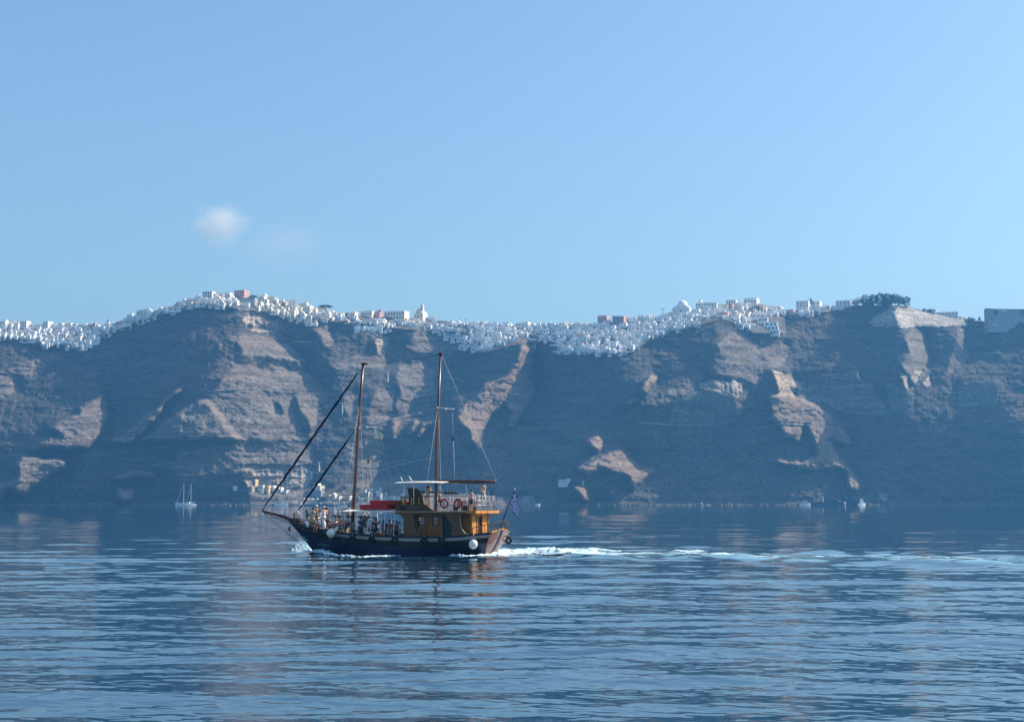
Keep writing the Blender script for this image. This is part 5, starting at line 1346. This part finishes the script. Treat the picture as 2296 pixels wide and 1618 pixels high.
def ex_twin(e, w, d, h, k):
    dome(e, -w*.25, 0, h+1.2*k, 3.6*k, 'pink'); 
    for s in (0,1):
        m = MB(); x = w*(.15+.22*s); m.box((x,0,h+2.5*k), (2.4,2.4,6*k)); m.ell((x,0,h+5.6*k), (1.3,1.3,1.6), 10, 8); m.tube([(x,0,h+6*k),(x,0,h+9*k)], [.2,.08], 6); m.build('bell_turret', HM['pink'], e)
bld(838,858,700,709,'pink','small pink church with dome and twin bell turrets',-25,1,2,'church',9,None,extra=ex_twin,cat='church')
bld(808,838,698,708,'cream','long low cream building left of the pink church',-14,1,6)
bld(860,917,698,717,'cream','big cream arcaded building with two rows of windows on the rim',-22,2,7,d=15,arch=True)
bld(524,557,651,664,'pink','pink block crowning the left summit',-24,2,4,d=12)
bld(453,481,654,667,'white','white building with arched gallery at the left end of the summit',-18,2,4,arch=True)
bld(490,520,657,667,'white','long white building between the arched gallery and the pink summit block',-16,1,4)
bld(537,576,668,682,'grey','grey pillared building below the pink summit block',-12,1,7,d=12,wincol='cream')
bld(676,702,686,697,'cream','cream ruin of walls on the slope right of the summit',-25,1,3)
bld(784,802,684+16,712,'cream','cream building with arched upper window near the umbrella tree',-25,1,2,arch=True)
bld(42,66,720,734,'white','tall white block in the left cluster, the first of two',-22,2,3)
bld(94,116,721,738,'white','tall white block in the left cluster, the second of two',-30,3,2)
bld(1340,1367,708,720,'pink','low pink terrace building left of the pink and grey blocks',-25,1,4)
bld(1373,1393,709,731,'grey','tall grey shaded block of a pair left of the dome',-10,3,2,d=12)
bld(1391,1410,709,730,'pink','tall pink block beside the grey one left of the dome',-35,3,2,d=12)
def ex_arc(e, w, d, h, k):
    m = MB(); m.box((-w*.4,-d*.5-2,-4.5), (w*2.0,1.2,6)); m.box((w*.9,-d*.4,-3.5), (w*.5,1.2,3)); m.build('terrace_wall', HM['stone'], e)
bld(1188,1209,757,771,'pink','pink arcaded house standing alone on a rock spur with a stone terrace',-30,2,4,d=9,arch=True,extra=ex_arc,cat='house',name='arcaded_house')
def ex_round(e, w, d, h, k):
    m = MB(); m.tube([(-w*.28,0,h),(-w*.28,0,h+5.5)], 2.4, 14); m.build('round_turret', HM['white'], e)
bld(1560,1611,679,692,'white','long white building with a small round turret right of the dome',-12,2,8,d=12,extra=ex_round)
bld(1628,1655,673,684,'white','white two-storey block on the crest left of the highest white building',-20,2,4)
bld(1669,1705,669,681,'white','highest white building on the crest above the stepped hotel',-26,1,4,d=12)
bld(1696,1716,689,700,'pink','rose coloured house with tall windows below the highest white building',-20,1,4)
bld(1786,1818,675,688,'white','white and grey building with terraces, left one on the small crest',-24,2,4)
bld(1820,1845,676,690,'white','white house on the small crest, right one near the ball-shaped tree',-28,2,2)
bld(1875,1912,674,690,'white','white house with balconies directly left of the pine grove',-22,3,4,d=11)
# stepped hotel
def hotel():
    e = empty('hotel'); p = ground_at(1720, 748); e.location = p+Vector((0,4,0)); e.rotation_euler = (0,0,R(-14)); k = p.y/FP
    for r, (a, b, t, u) in enumerate(((1694,1722,708,722),(1696,1744,720,732),(1698,1746,730,741),(1700,1748,739,751))):
        w = (b-a)*k; h = (u-t)*k; x = ((a+b)/2-1720)*k; z = (749-u)*k; y = (3-r)*2.5
        m = MB(); m.box((x, y+4, z+h/2-1), (w, 8, h+2)); m.box((x, y-.6, z+.4), (w*1.02, 1.2, .8)); s = m.build('storey', HM['white'], e)
        n = 4+r
        for q in range(n):
            wx = x+w*((q+.5)/n-.5); o = MB().box((0,0,-.3), (2.0,.3,1.8)).ell((0,0,.6), (1.0,.15,.9), 10, 6).build('arched_window', HM['dark'], s); o.location = (wx, y+.0, z+h*.5)
    tag(e, 'white stepped hotel with tiers of arched windows hanging below the crest', 'hotel')
hotel()
# big unfinished grey building at the right edge
def grey_block():
    e = empty('concrete_building'); p = ground_at(2290, 724); k = p.y/FP; e.location = p+Vector((0,10,0)); e.rotation_euler = (0,0,R(4))
    w = 150*k; h = 32*k; m = MB()
    m.box((0,0,h*.28-6), (w, 14, h*.56+12)); m.box((-w/2+4,0,h*.8), (8,14,h*.45)); m.box((-w*.18,0,h*.74), (w*.35,14,h*.33)); m.box((w*.2,0,h*.74), (w*.42,.6,h*.34)); m.box((0,0,h*.97), (w*.99,14,h*.08)); m.box((-w/2+1.5,0,h*1.05), (5,5,1.2))
    b = m.build('concrete_frame', HM['grey'], e)
    for x, z, ww, hh, c in ((-22,h*.86,9,1.2,'white'),(8,h*.82,1.6,3.2,'white'),(13,h*.82,1.6,3.2,'white'),(10,h*.55,5,4.5,'dark'),(-38,h*.35,2.2,2.6,'dark'),(-34,-h*.12,7,1,'white')):
        o = MB().box((0,0,0), (ww,.4,hh)).build('opening', HM[c], e); o.location = (x,-7.1,z)
    tag(e, 'long unfinished grey concrete building on the rim at the right edge', 'building')
grey_block()
# low houses on the crest right of the quarry
bld(2078,2102,694,699,'white','low white wall and roof above the pale quarry face',-20,1,4,d=8)
bld(2106,2150,700,705,'white','row of low white roofs above the right end of the quarry face',-14,1,6,d=8)
# ================================================================ TREES
LEAF = mat('pine_foliage', (.040,.058,.034), .9, noise=.35, nscale=1.2); BARK = mat('bark', (.12,.09,.07), .9, noise=.3, nscale=3)
def tree(x, y, w, h, label, kind='tree', shape='round', group=None, seed=0):
    """x,y = sheet point of the foot, w,h in sheet units"""
    yg = max(y, float(rim_y(x))+1); p = ground_at(x, yg); Y = p.y+4; c = at_depth(x, y, Y); k = Y/FP; W = w*k; H = h*k; r = random.Random(seed+int(x*7))
    e = empty(kind); e.location = c
    th = H*(.35 if shape in ('round','umbrella') else .8 if shape == 'palm' else .2)
    m = MB(); m.tube([(0,0,-3),(r.uniform(-.2,.2)*W*.1,0,th*.5),(0,0,max(th, H*.6) if shape != 'palm' else th)], [max(W*.045,.25),max(W*.035,.2),max(W*.02,.12)], 7)
    if shape in ('round','umbrella'):
        for q in range(5): a = q*1.3; m.tube([(0,0,th*.8),(W*.25*math.cos(a),W*.2*math.sin(a),H*.7)], [max(W*.02,.12),.06], 5)
    m.build('trunk', BARK, e)
    m = MB()
    if shape == 'palm':
        for q in range(11):
            a = q*2*math.pi/11; L_ = W*.55; pts = [Vector((L_*t*math.cos(a), L_*t*math.sin(a), th+L_*.35*t-L_*.75*t*t)) for t in (0,.35,.7,1)]
            for i in range(3):
                s = Vector((-math.sin(a), math.cos(a), 0))*W*.09*(1-.25*i); m.add([pts[i]-s, pts[i]+s, pts[i+1]+s*.7, pts[i+1]-s*.7], [(0,1,2,3)])
    else:
        n = int(260*max(1, W/9))
        for q in range(n):
            if shape == 'umbrella': a = r.uniform(0, 6.28); rr = r.random()**.5; px, py, pz = W*.5*rr*math.cos(a), W*.4*rr*math.sin(a), H*.68+H*.3*(1-rr*rr)*r.uniform(.2,1)
            elif shape == 'cone': t = r.random(); rr = (1-t)*.5*r.uniform(.5,1); a = r.uniform(0,6.28); px, py, pz = W*rr*math.cos(a), W*rr*math.sin(a), H*(.12+.88*t)
            else:
                d = Vector((r.gauss(0,1), r.gauss(0,1), r.gauss(0,1))).normalized()*(r.uniform(.45,1)); l = 1+.22*math.sin(d.x*5+seed)+.15*math.sin(d.z*7+x); px, py, pz = d.x*W*.5*l, d.y*W*.45*l, H*.53+d.z*H*.47*l
            s = r.uniform(.25,.6)*max(.7, W*.07); u = Vector((r.gauss(0,1),r.gauss(0,1),r.gauss(0,1))).normalized(); v = u.orthogonal().normalized(); c_ = Vector((px,py,pz)); w_ = u.cross(v)
            m.add([c_+v*s, c_+w_*s, c_-v*s, c_-w_*s], [(0,1,2,3)]); m.add([c_+u*s, c_+w_*s, c_-u*s, c_-w_*s], [(0,1,2,3)])
    m.build('crown', LEAF, e); tag(e, label, 'palm' if shape == 'palm' else 'tree', group); return e
for i, (x, y, w, h, lab) in enumerate(((1918,688,26,19,'smallest pine at the left end of the crest grove'),(1938,687,32,25,'second pine from the left in the crest grove'),(1958,686,34,26,'third pine from the left in the crest grove, level with the grove'),(1978,686,40,30,'broad pine left of the middle of the crest grove'),(1998,686,40,31,'tallest broad pine in the middle of the crest grove'),(2014,686,30,24,'pine just left of the last one in the crest grove'),(2029,687,30,24,'last pine at the right end of the crest grove'),(1948,690,28,17,'low pine at the front of the grove, left part'),(1986,690,34,18,'low pine at the front of the grove, right part'))):
    tree(x, y, w, h, lab, 'pine_tree', 'round', 'pines of the crest grove', i)
tree(729,697,34,14,'dark flat-topped umbrella tree on the rim','umbrella_tree','umbrella')
tree(569,674,26,13,'round dark tree right of the pink summit block','tree','round',seed=3)
tree(640,686,15,10,'small round tree halfway down the summit slope','tree','round',seed=5)
tree(241,733,9,18,'slim conical tree at the right end of the left cluster','conifer_tree','cone')
tree(1045,730,7,20,'tall round headed palm on the rim above the mizzen masthead','palm_tree','palm'); tree(1078,735,7,16,'short palm right of the taller rim palm','palm_tree','palm')
tree(1486,706,9,17,'palm left of the big white dome','palm_tree','palm')
tree(1818,684,11,16,'ball-shaped tree rising between the two crest houses','tree','round',seed=9)
for i, (x, y, w, h, lab) in enumerate(((2072,700,10,9,'small bush tree above the quarry, left one'),(2086,702,14,11,'small bushy tree above the quarry, right one'),(2174,720,11,10,'small round tree right of the quarry, first of three'),(2182,721,10,9,'small round tree right of the quarry, second of three'),(2196,721,11,12,'small conical tree right of the quarry, third of three'),(1694,700,22,16,'dark bushy tree among the white houses above the hotel'))):
    tree(x, y, w, h, lab, 'tree', 'cone' if i == 4 else 'round', seed=i+20)
def pole(x, y, h, label):
    p = ground_at(x, max(y, float(rim_y(x))+1)); k = p.y/FP; e = empty('antenna_pole'); e.location = p
    MB().tube([(0,0,-2),(0,0,h*k)], .22, 6).build('mast', HM['grey'], e); MB().box((0,0,h*k-1), (2.4,.2,.2)).box((0,0,h*k-2.2), (1.6,.2,.2)).build('crossarm', HM['grey'], e); tag(e, label, 'antenna')
pole(400,686,14,'thin antenna pole on the left ridge'); pole(831-0,708,16,'thin antenna pole left of the long cream building'); pole(1032,727,14,'thin antenna pole left of the rim palm'); pole(2210,724,14,'thin antenna pole beside the concrete building')
# ================================================================ HARBOUR at the foot of the cliff
rh = random.Random(5)
qr3 = lambda x, y: (517.4+x*.0845, 1047.7+y*.0845)
qz4 = lambda x, y: (698.5+x*.1127, 1034.9+y*.1127)
def hb_(fr, x0, x1, y0, y1, col, label, yaw=-25, **kw):
    a = fr(x0, y0); b = fr(x1, y1)
    x0, x1, y0, y1 = a[0], b[0], a[1], b[1]
    xc = (x0+x1)/2; p = ground_at(xc, min(y1, 1131)); Y = p.y-2; c = at_depth(xc, y1, Y); k = Y/FP
    rows = kw.get('rows', 1); cols = kw.get('cols', 3); d = kw.get('d', 6); wc = kw.get('wincol', 'dark')
    cy = math.cos(R(yaw)); sy = abs(math.sin(R(yaw))); w = max(((x1-x0)*k-d*sy)/cy, (x1-x0)*k*.5); h = (y1-y0)*k
    e = empty(kw.get('name', 'building')); e.location = Vector((c.x, c.y+d*.5, max(c.z, .6))); e.rotation_euler = (0,0,R(yaw))
    m = MB(); m.box((0,0,h/2-2), (w,d,h+4)); 
    if kw.get('gable'): m.prism([(-w/2,-d/2,h),(w/2,-d/2,h),(0,-d/2,h+w*.35)], (0,d,0))
    else: m.box((0,0,h+.2), (w+.3,d+.3,.35))
    if kw.get('tower'): m.box((-w*.15,0,h+1.6), (w*.5,d*.7,3.4))
    m.build('walls', HM[col], e)
    for r in range(rows):
        for q in range(cols):
            o = MB().box((0,0,0), (min(1.1,w/cols*.5),.2,min(1.5,h/rows*.5))).build('window', HM[wc], e); o.location = (w*((q+.5)/cols-.5), -d/2, h*(r+.5)/rows)
    o = MB().box((0,0,0), (.2,1.0,1.4)).build('side_window', HM[wc], e); o.location = (w/2, 0, h*.55)
    tag(e, label, kw.get('cat', 'building')); return e
hb_(qr3,612,712,330,480,'ochre','tan chapel with pointed front on a ledge above the old harbour',gable=True,cols=1,cat='chapel',name='chapel')
hb_(qr3,695,885,470,600,'cream','cream harbour house with a row of four windows below the tan chapel',cols=4,yaw=-12)
hb_(qr3,930,1060,480,640,'ochre','yellow stepped harbour house right of the row of four windows',cols=1,tower=False)
hb_(qr3,1090,1200,500,600,'white','white gabled harbour house behind the furled jib',gable=True,cols=1)
hb_(qr3,1200,1290,520,620,'cream','small cream harbour house behind the lower jib',cols=2)
hb_(qr3,1300,1385,530,650,'white','white harbour house with one big window, right of the jib',cols=1)
hb_(qr3,1385,1540,600,655,'white','low white terrace building right of the jib, above the ferries',cols=3)
hb_(qr3,460,620,520,600,'stone','low shaded stone shed left of the cream harbour house',cols=2)
hb_(qr3,60,180,495,520,'white','long thin white ledge hut far left of the chapel',cols=3,yaw=-5)
f1 = lambda x, y: (569.2+x*.15995, 1009+y*.15995)
hb_(f1,755,985,570,625,'grey','broad pale base of the square tower house by the staysail',cols=4,d=8)
hb_(f1,818,990,500,580,'cream','square cream tower house with battlements beside the furled staysail',tower=True,cols=2,rows=2,d=8,yaw=-38)
hb_(f1,1005,1085,628,685,'ochre','yellow warehouse right of the tower house, first of the row',cols=2)
hb_(f1,1085,1165,618,680,'cream','pale yellow warehouse right of the tower house, second of the row',cols=2,gable=True)
hb_(f1,1165,1230,640,690,'white','white warehouse right of the tower house, third of the row',cols=2)
hb_(f1,1290,1372,630,695,'cream','cream warehouse just left of the foremast',cols=2)
k = 0
WH = ((965,1000,660,700),(1040,1100,620,700),(1060,1110,560,640),(1110,1160,600,690),(1120,1170,540,620),(1165,1200,620,760),(1185,1230,540,600),(1240,1290,545,620),(1285,1330,580,680),(1300,1345,640,690),(1345,1390,520,600),(1350,1400,620,700),(1370,1410,650,775),(1430,1500,700,745),(1500,1560,700,745),(1560,1610,690,745),(1465,1505,625,665),(1620,1680,690,760),(1690,1750,700,760),(1100,1150,700,770),(900,960,690,740),(930,1000,735,775))
nm = 'leftmost second third fourth fifth sixth seventh eighth ninth tenth eleventh twelfth thirteenth fourteenth fifteenth sixteenth seventeenth eighteenth nineteenth twentieth twenty-first twenty-second'.split()
order = sorted(range(len(WH)), key=lambda i: WH[i][0]); rank = {i: r for r, i in enumerate(order)}
for i, (a, b, t, u) in enumerate(WH):
    c = rh.choice(('white','white','white','cream','grey')); r_ = rank[i]
    e = hb_(qz4,a,b,t,u,c,f"{c} harbour house between the masts, {nm[r_]}{' from left' if r_ else ' one'} of that cluster",cols=rh.choice((1,2)),rows=rh.choice((1,2)),yaw=rh.uniform(-45,5),d=5,name='house',cat='house'); e['group'] = 'harbour houses between the masts'
f7 = lambda x, y: (1099.5+x*.169, 1067.2+y*.169)
hb_(f7,905,1130,48,98,'white','long pale building alone on a shaded ledge above the shore',cols=6,yaw=2,d=7)
hb_(f7,1000,1090,30,52,'white','upper storey block of the pale building alone on the ledge',cols=2,yaw=2,d=4)
hb_(f7,1220,1240,50,92,'white','tiny white hut right of the pale ledge building',cols=1,yaw=0,d=3,name='hut',cat='hut')
hb_(f7,425,520,265,345,'grey','pale grey arched shed on the shore right of the boat flag',cols=2,yaw=5,name='shed',cat='shed')
hb_(f7,528,580,265,322,'grey','smaller pale grey shed beside the arched shed',cols=1,yaw=5,name='shed',cat='shed')
hb_(f7,90,165,288,305,'white','row of two tiny white huts at the shore behind the stern flag',cols=3,yaw=0,name='hut',cat='hut')
fr6 = lambda x, y: (1714+x*.2535, 808.5+y*.2535)
hb_(fr6,1012,1083,1180,1210,'grey','grey shed on the shore right of the moored motor yachts',cols=4,yaw=0,name='shed',cat='shed')
# umbrellas and trees of the quay
for i, (x, y, w, h, lab) in enumerate(((706,1092,34,18,'broad dark tree left of the square tower house'),(745,1096,26,16,'green tree right of the square tower house'),(770,1100,22,13,'brownish tree above the yellow warehouses'),(664,1098,26,9,'low shrub tree above the white ferry'),(722,1121,30,8,'dark green quay tree under the tower house'),(800,1104,20,11,'scrubby tree behind the foremast'))):
    tree(x, y, w, h, lab, 'tree', 'round', seed=40+i)
def parasol(x, y, i, n):
    p = on_water(x, 1133.2); Y = 1795; c = at_depth(x, y, Y); e = empty('parasol'); e.location = (c.x, Y, c.z)
    MB().tube([(0,0,-4),(0,0,2.0)], .06, 6).build('pole', HM['grey'], e); MB().tube([(0,0,1.7),(0,0,2.7)], [2.2,.1], 12).build('canopy', HM['white'], e)
    tag(e, f'white quay parasol, {n} from left, left of the tower house', 'parasol', 'white parasols on the quay')
for i, (x, n) in enumerate(((684,'first'),(692,'second'),(701,'third'),(712,'fourth'))): parasol(x, 1121.5, i, n)
# quay
qv = MB()
for a, b, z in ((556,700,1.1),(700,1010,1.4),(1010,1215,1.0)):
    pa_, pb_ = at_depth(a, 1132, 1793), at_depth(b, 1132, 1793)
    qv.box(((pa_.x+pb_.x)/2, 1799, z/2-.5), (pb_.x-pa_.x, 14, z+1))
qo = qv.build('quay', HM['stone']); qo['kind'] = 'structure'; qo['label'] = 'low stone quay along the foot of the cliff'
# boulders along the waterline
bm_ = MB(); rb_ = random.Random(9)
for i in range(900):
    x = rb_.uniform(-200, 2500)
    if 560 < x < 1215 and rb_.random() < .8: continue
    Yb = float(np.exp(interp_u(x, 1133)))-rb_.uniform(0, 9); X_ = (x-CX)/FP*Yb; s_ = rb_.uniform(.6, 2.6)*(1.5 if rb_.random() < .1 else 1)
    m0 = MB(); m0.ell((0,0,0), (s_*1.3, s_, s_*.8), 6, 4); m0.v = [tuple(Vector(v)*(1+rb_.uniform(-.2,.25))+Vector((X_, Yb, rb_.uniform(-.2,.5)*s_))) for v in m0.v]; bm_.add(m0.v, m0.f)
bo_ = bm_.build('boulders', mat('boulder_rock', (.13,.11,.095), .95, noise=.4, nscale=.5)); tag(bo_, 'countless dark boulders strewn along the waterline below the cliff', 'boulders', kind='stuff')
# ---- moored craft
BMAT = dict(white=M_['white'], dark=HM['dark'], red=mat('boat_brown', (.36,.16,.09), .5, noise=.2, nscale=1), blue=mat('boat_navy', (.02,.03,.08), .4, noise=.2, nscale=1), rust=mat('buoy_orange', (.55,.30,.2), .6, noise=.2, nscale=1))
def craft(x0, x1, label, name='motor_boat', hull='white', decks=1, yaw=0.0, Y=1735, mast=0, hh=1.6, cabin=(.25,.8), hull2=None, cat='boat', fly=False):
    k = Y/FP; L = (x1-x0)*k; c = at_depth((x0+x1)/2, 1133, Y); e = empty(name); e.location = (c.x, Y, 0); e.rotation_euler = (0,0,R(yaw)); W = max(L*.27, 2.4)
    rows = []
    for i in range(13):
        t = i/12; b = W/2*min(1, (1-t)*2.6)**.7*(.85+.15*min(1, t*5)); xx = -L/2+L*t; z = hh*(1+.35*t*t)
        rows.append([Vector((xx-(.0), -b*.7, -.4)), Vector((xx+.02*L*t, -b, z*.5)), Vector((xx+.05*L*t, -b, z)), Vector((xx+.05*L*t, b, z)), Vector((xx+.02*L*t, b, z*.5)), Vector((xx, b*.7, -.4))])
    m = MB(); m.grid(rows); m.add(rows[0], [(0,1,2,3,4,5)]); m.build('hull', BMAT[hull], e)
    for s in range(decks):
        a = -L/2+L*(cabin[0]+.03*s); b = -L/2+L*(cabin[1]-.10*s); z = hh+s*2.0
        q = MB(); q.box(((a+b)/2, 0, z+.95), (b-a, W*(.8-.1*s), 1.9), top=.93); cb = q.build('cabin' if s == 0 else 'upper_deck', BMAT['white'], e)
        q = MB(); q.box(((a+b)/2, 0, z+1.15), ((b-a)*.9, W*(.8-.1*s)+.12, .75), top=.97); q.build('window_band', BMAT['dark'], cb)
    if fly: q = MB(); q.box((-L*.05,0,hh+decks*2+1.2), (L*.4,W*.6,.15)); q.bar((-L*.2,0,hh+decks*2),(-L*.2,0,hh+decks*2+1.2),.12); q.bar((L*.1,0,hh+decks*2),(L*.1,0,hh+decks*2+1.2),.12); q.build('sun_roof', BMAT['white'], e)
    if mast:
        q = MB(); q.tube([(L*.05,0,hh),(L*.05,0,mast)], [.22,.14], 8); mo = q.build('mast', BMAT['white'], e); 
        q = MB(); q.tube([(L*.05,0,hh+1.6),(-L*.38,0,hh+1.8)], .2, 6); q.build('boom', BMAT['white'], e); q = MB(); q.tube([(L*.05,0,mast*.97),(L*.48,0,hh+.4)], .09, 5); q.build('forestay', BMAT['white'], e)
    tag(e, label, cat); return e
craft(394,433,'white sailing catamaran with tall mast anchored near the left shore','sailing_yacht',decks=1,mast=26,hh=2.4,cabin=(.2,.62),yaw=180,cat='sailing yacht')
craft(418,440,'white yacht with sunlit stern anchored behind the catamaran','sailing_yacht',decks=0,mast=25,hh=2.0,yaw=205,Y=1715,cat='sailing yacht')
craft(616,645,'white ferry with dark window band at the old harbour, leftmost of the ferries',decks=1,hh=2.2,yaw=4,fly=True,cabin=(.05,.6))
craft(647,672,'brown wooden excursion boat with cream roof moored beside the white ferry','excursion_boat','red',decks=1,hh=2.4,yaw=-150,fly=True,cat='wooden boat')
craft(665,683,'small low white motor boat right of the brown wooden boat',decks=1,hh=1.2,yaw=165,cabin=(.4,.7))
craft(682,730,'long white and navy tour boat moored in front of the quay parasols','tour_boat','blue',decks=1,hh=1.8,yaw=2,cat='tour boat')
craft(731,757,'dark hulled boat moored under the yellow warehouses','boat','blue',decks=1,hh=1.4,yaw=178)
craft(757,777,'white motor boat with canopy moored left of the foremast',decks=1,hh=1.6,yaw=175,fly=True)
craft(820,842,'white boat between the masts, left of the pair',decks=1,hh=1.4,yaw=10)
craft(868,905,'long white boat moored left of the wheelhouse',decks=1,hh=1.8,yaw=3)
craft(1199,1211,'tiny white motor boat alone right of the pale sheds',decks=0,hh=1.9,yaw=5)
craft(1793,1817,'white and black motor yacht at the left end of the moored barge','motor_yacht',decks=2,hh=2.4,yaw=3,fly=False,cat='motor yacht')
craft(1922,1942,'white three-deck motor yacht at the right end of the moored barge','motor_yacht',decks=3,hh=2.2,yaw=28,cat='motor yacht')
# long dark barge
def barge():
    Y = 1745; k = Y/FP; a = at_depth(1816,1133,Y).x; b = at_depth(1922,1133,Y).x; e = empty('barge'); e.location = ((a+b)/2, Y, 0); L = b-a
    MB().box((0,0,1.9), (L,9,4.6)).box((0,-4.6,4.3), (L,.25,.25)).build('hull', BMAT['blue'], e); q = MB().box((L*.33,0,6.5), (L*.26,6,5)); q.build('deckhouse', BMAT['blue'], e)
    MB().box((-L*.36,0,6.2), (7.5,4,3)).build('cargo_cage', HM['stone'], e); MB().tube([(-L*.21,0,4),(-L*.23,0,11)], .45, 6).build('white_post', BMAT['white'], e)
    for x in (L*.27, L*.42): MB().box((x,0,9.6), (4,4,.3)).box((x-1.6,0,8.4),(.15,.15,2.4)).box((x+1.6,0,8.4),(.15,.15,2.4)).build('canopy', BMAT['white'], e)
    MB().ell((L*.12,0,5.2), (1.8,1.4,1.3), 10, 6).build('winch', HM['grey'], e)
    tag(e, 'long dark moored barge with cargo cage and canopies between the two motor yachts', 'barge')
barge()
def buoy(x, label, h=4, r=1.3, Y=1700):
    c = at_depth(x, 1133, Y); e = empty('mooring_buoy'); e.location = (c.x, Y, 0)
    MB().tube([(0,0,-.5),(0,0,h*.8)], [r,r*.95], 14).build('drum', BMAT['rust'], e, True); MB().tube([(0,0,h*.8),(0,0,h)], [r*1.05,r*.3], 14).build('cap', HM['cream'], e, True); tag(e, label, 'mooring buoy')
buoy(1894, 'pale orange mooring buoy standing in front of the dark barge', 4.6, 1.3)
craft(1568,1579,'small reddish fishing boat alone off the shaded shore','fishing_boat','rust',decks=1,hh=2.0,yaw=90,cat='fishing boat')
# ================================================================ PATHS cut across the cliff
PATHM = mat('path_wall', (.27,.24,.21), .95, noise=.15, nscale=.5)
def path(pts, h=1.8, name='path'):
    m = MB(); P = []
    for i in range(len(pts)-1):
        n = max(2, int(math.hypot(pts[i+1][0]-pts[i][0], pts[i+1][1]-pts[i][1])/3))
        for j in range(n): t = j/n; P.append((pts[i][0]*(1-t)+pts[i+1][0]*t, pts[i][1]*(1-t)+pts[i+1][1]*t))
    P.append(pts[-1]); g = [ground_at(x, y) for x, y in P]
    for i in range(1, len(g)-1): g[i] = Vector((g[i].x, min(g[i].y, (g[i-1].y+g[i+1].y)/2), g[i].z))
    rows = [[p+Vector((0,-1.6,-.6)), p+Vector((0,-1.5,h*.5)), p+Vector((0,1.5,h*.5+.1)), p+Vector((0,3,h*.5))] for p in g]
    m.grid(rows); o = m.build(name, PATHM); o['kind'] = 'structure'; o['label'] = 'pale walled footpath cut across the cliff'
fz3 = lambda pts: [(743.8+x*.1998, 776.2+y*.1998) for x, y in pts]
path(fz3([(380,870),(480,870),(620,832),(720,815),(800,795),(900,770),(1010,760)])); path(fz3([(1230,330),(1350,360),(1490,400)])); path(fz3([(940,580),(1000,565),(1150,530),(1450,450)]),1.6)
path(fz3([(210,1155),(330,1130),(520,1180),(600,1230)])); path(fz3([(280,1335),(420,1360),(540,1340),(700,1290),(830,1275)])); path(fz3([(480,1000),(600,1000),(660,1000)]),1.8)
path([(560,1060-4),(600,1052),(650,1060)],1.6); path([(702,1060),(740,1058),(780,1060),(820,1057)],2.2); path([(860,1052),(900,1040),(950,1030),(990,1026)],1.6)
path([(468,876),(560,870),(640,880),(752,884)],1.5); path([(1430,946),(1500,952),(1600,954)],1.6); path([(1700,958),(1760,950),(1800,952)],1.6); path([(655,765),(700,768)],2)
for x, y, lab in ((908,931,'tiny white hut with three openings on the zigzag path'),(933,890,'tiny white shelter at the upper bend of the zigzag path'),(942,928,'small cream chapel at the end of the lower path bend')):
    e = bld(x-4.5,x+4.5,y-6,y+1,'white',lab,-20,1,3,'hut',4,cat='hut') if False else None
    p = ground_at(x, y); e = empty('hut'); e.location = p; MB().box((0,0,1.2), (4.4,3.5,3.4)).build('walls', HM['white'], e)
    for q in (-1.3,0,1.3): o = MB().box((0,0,0), (.8,.2,1.2)).build('opening', HM['dark'], e); o.location = (q,-1.76,1.4)
    tag(e, lab, 'hut')
# cable car pylons
for i, (x, y, h, lab) in enumerate(((699,1078,20,'pale cable car pylon behind the furled staysail'),(716,1052,16,'pale cable car pylon higher up, near the wide retaining wall'),(768,925,22,'pale cable car pylon left of the foremast top'),(870,852,20,'pale cable car pylon between the two mastheads'))):
    p = ground_at(x, y); k = p.y/FP; e = empty('pylon'); e.location = p
    MB().tube([(0,-1,-3),(0,-1,h*k)], [.9,.5], 6).build('column', HM['white'], e); MB().box((0,-1,h*k), (5,.8,.8)).build('crossarm', HM['white'], e); tag(e, lab, 'pylon')
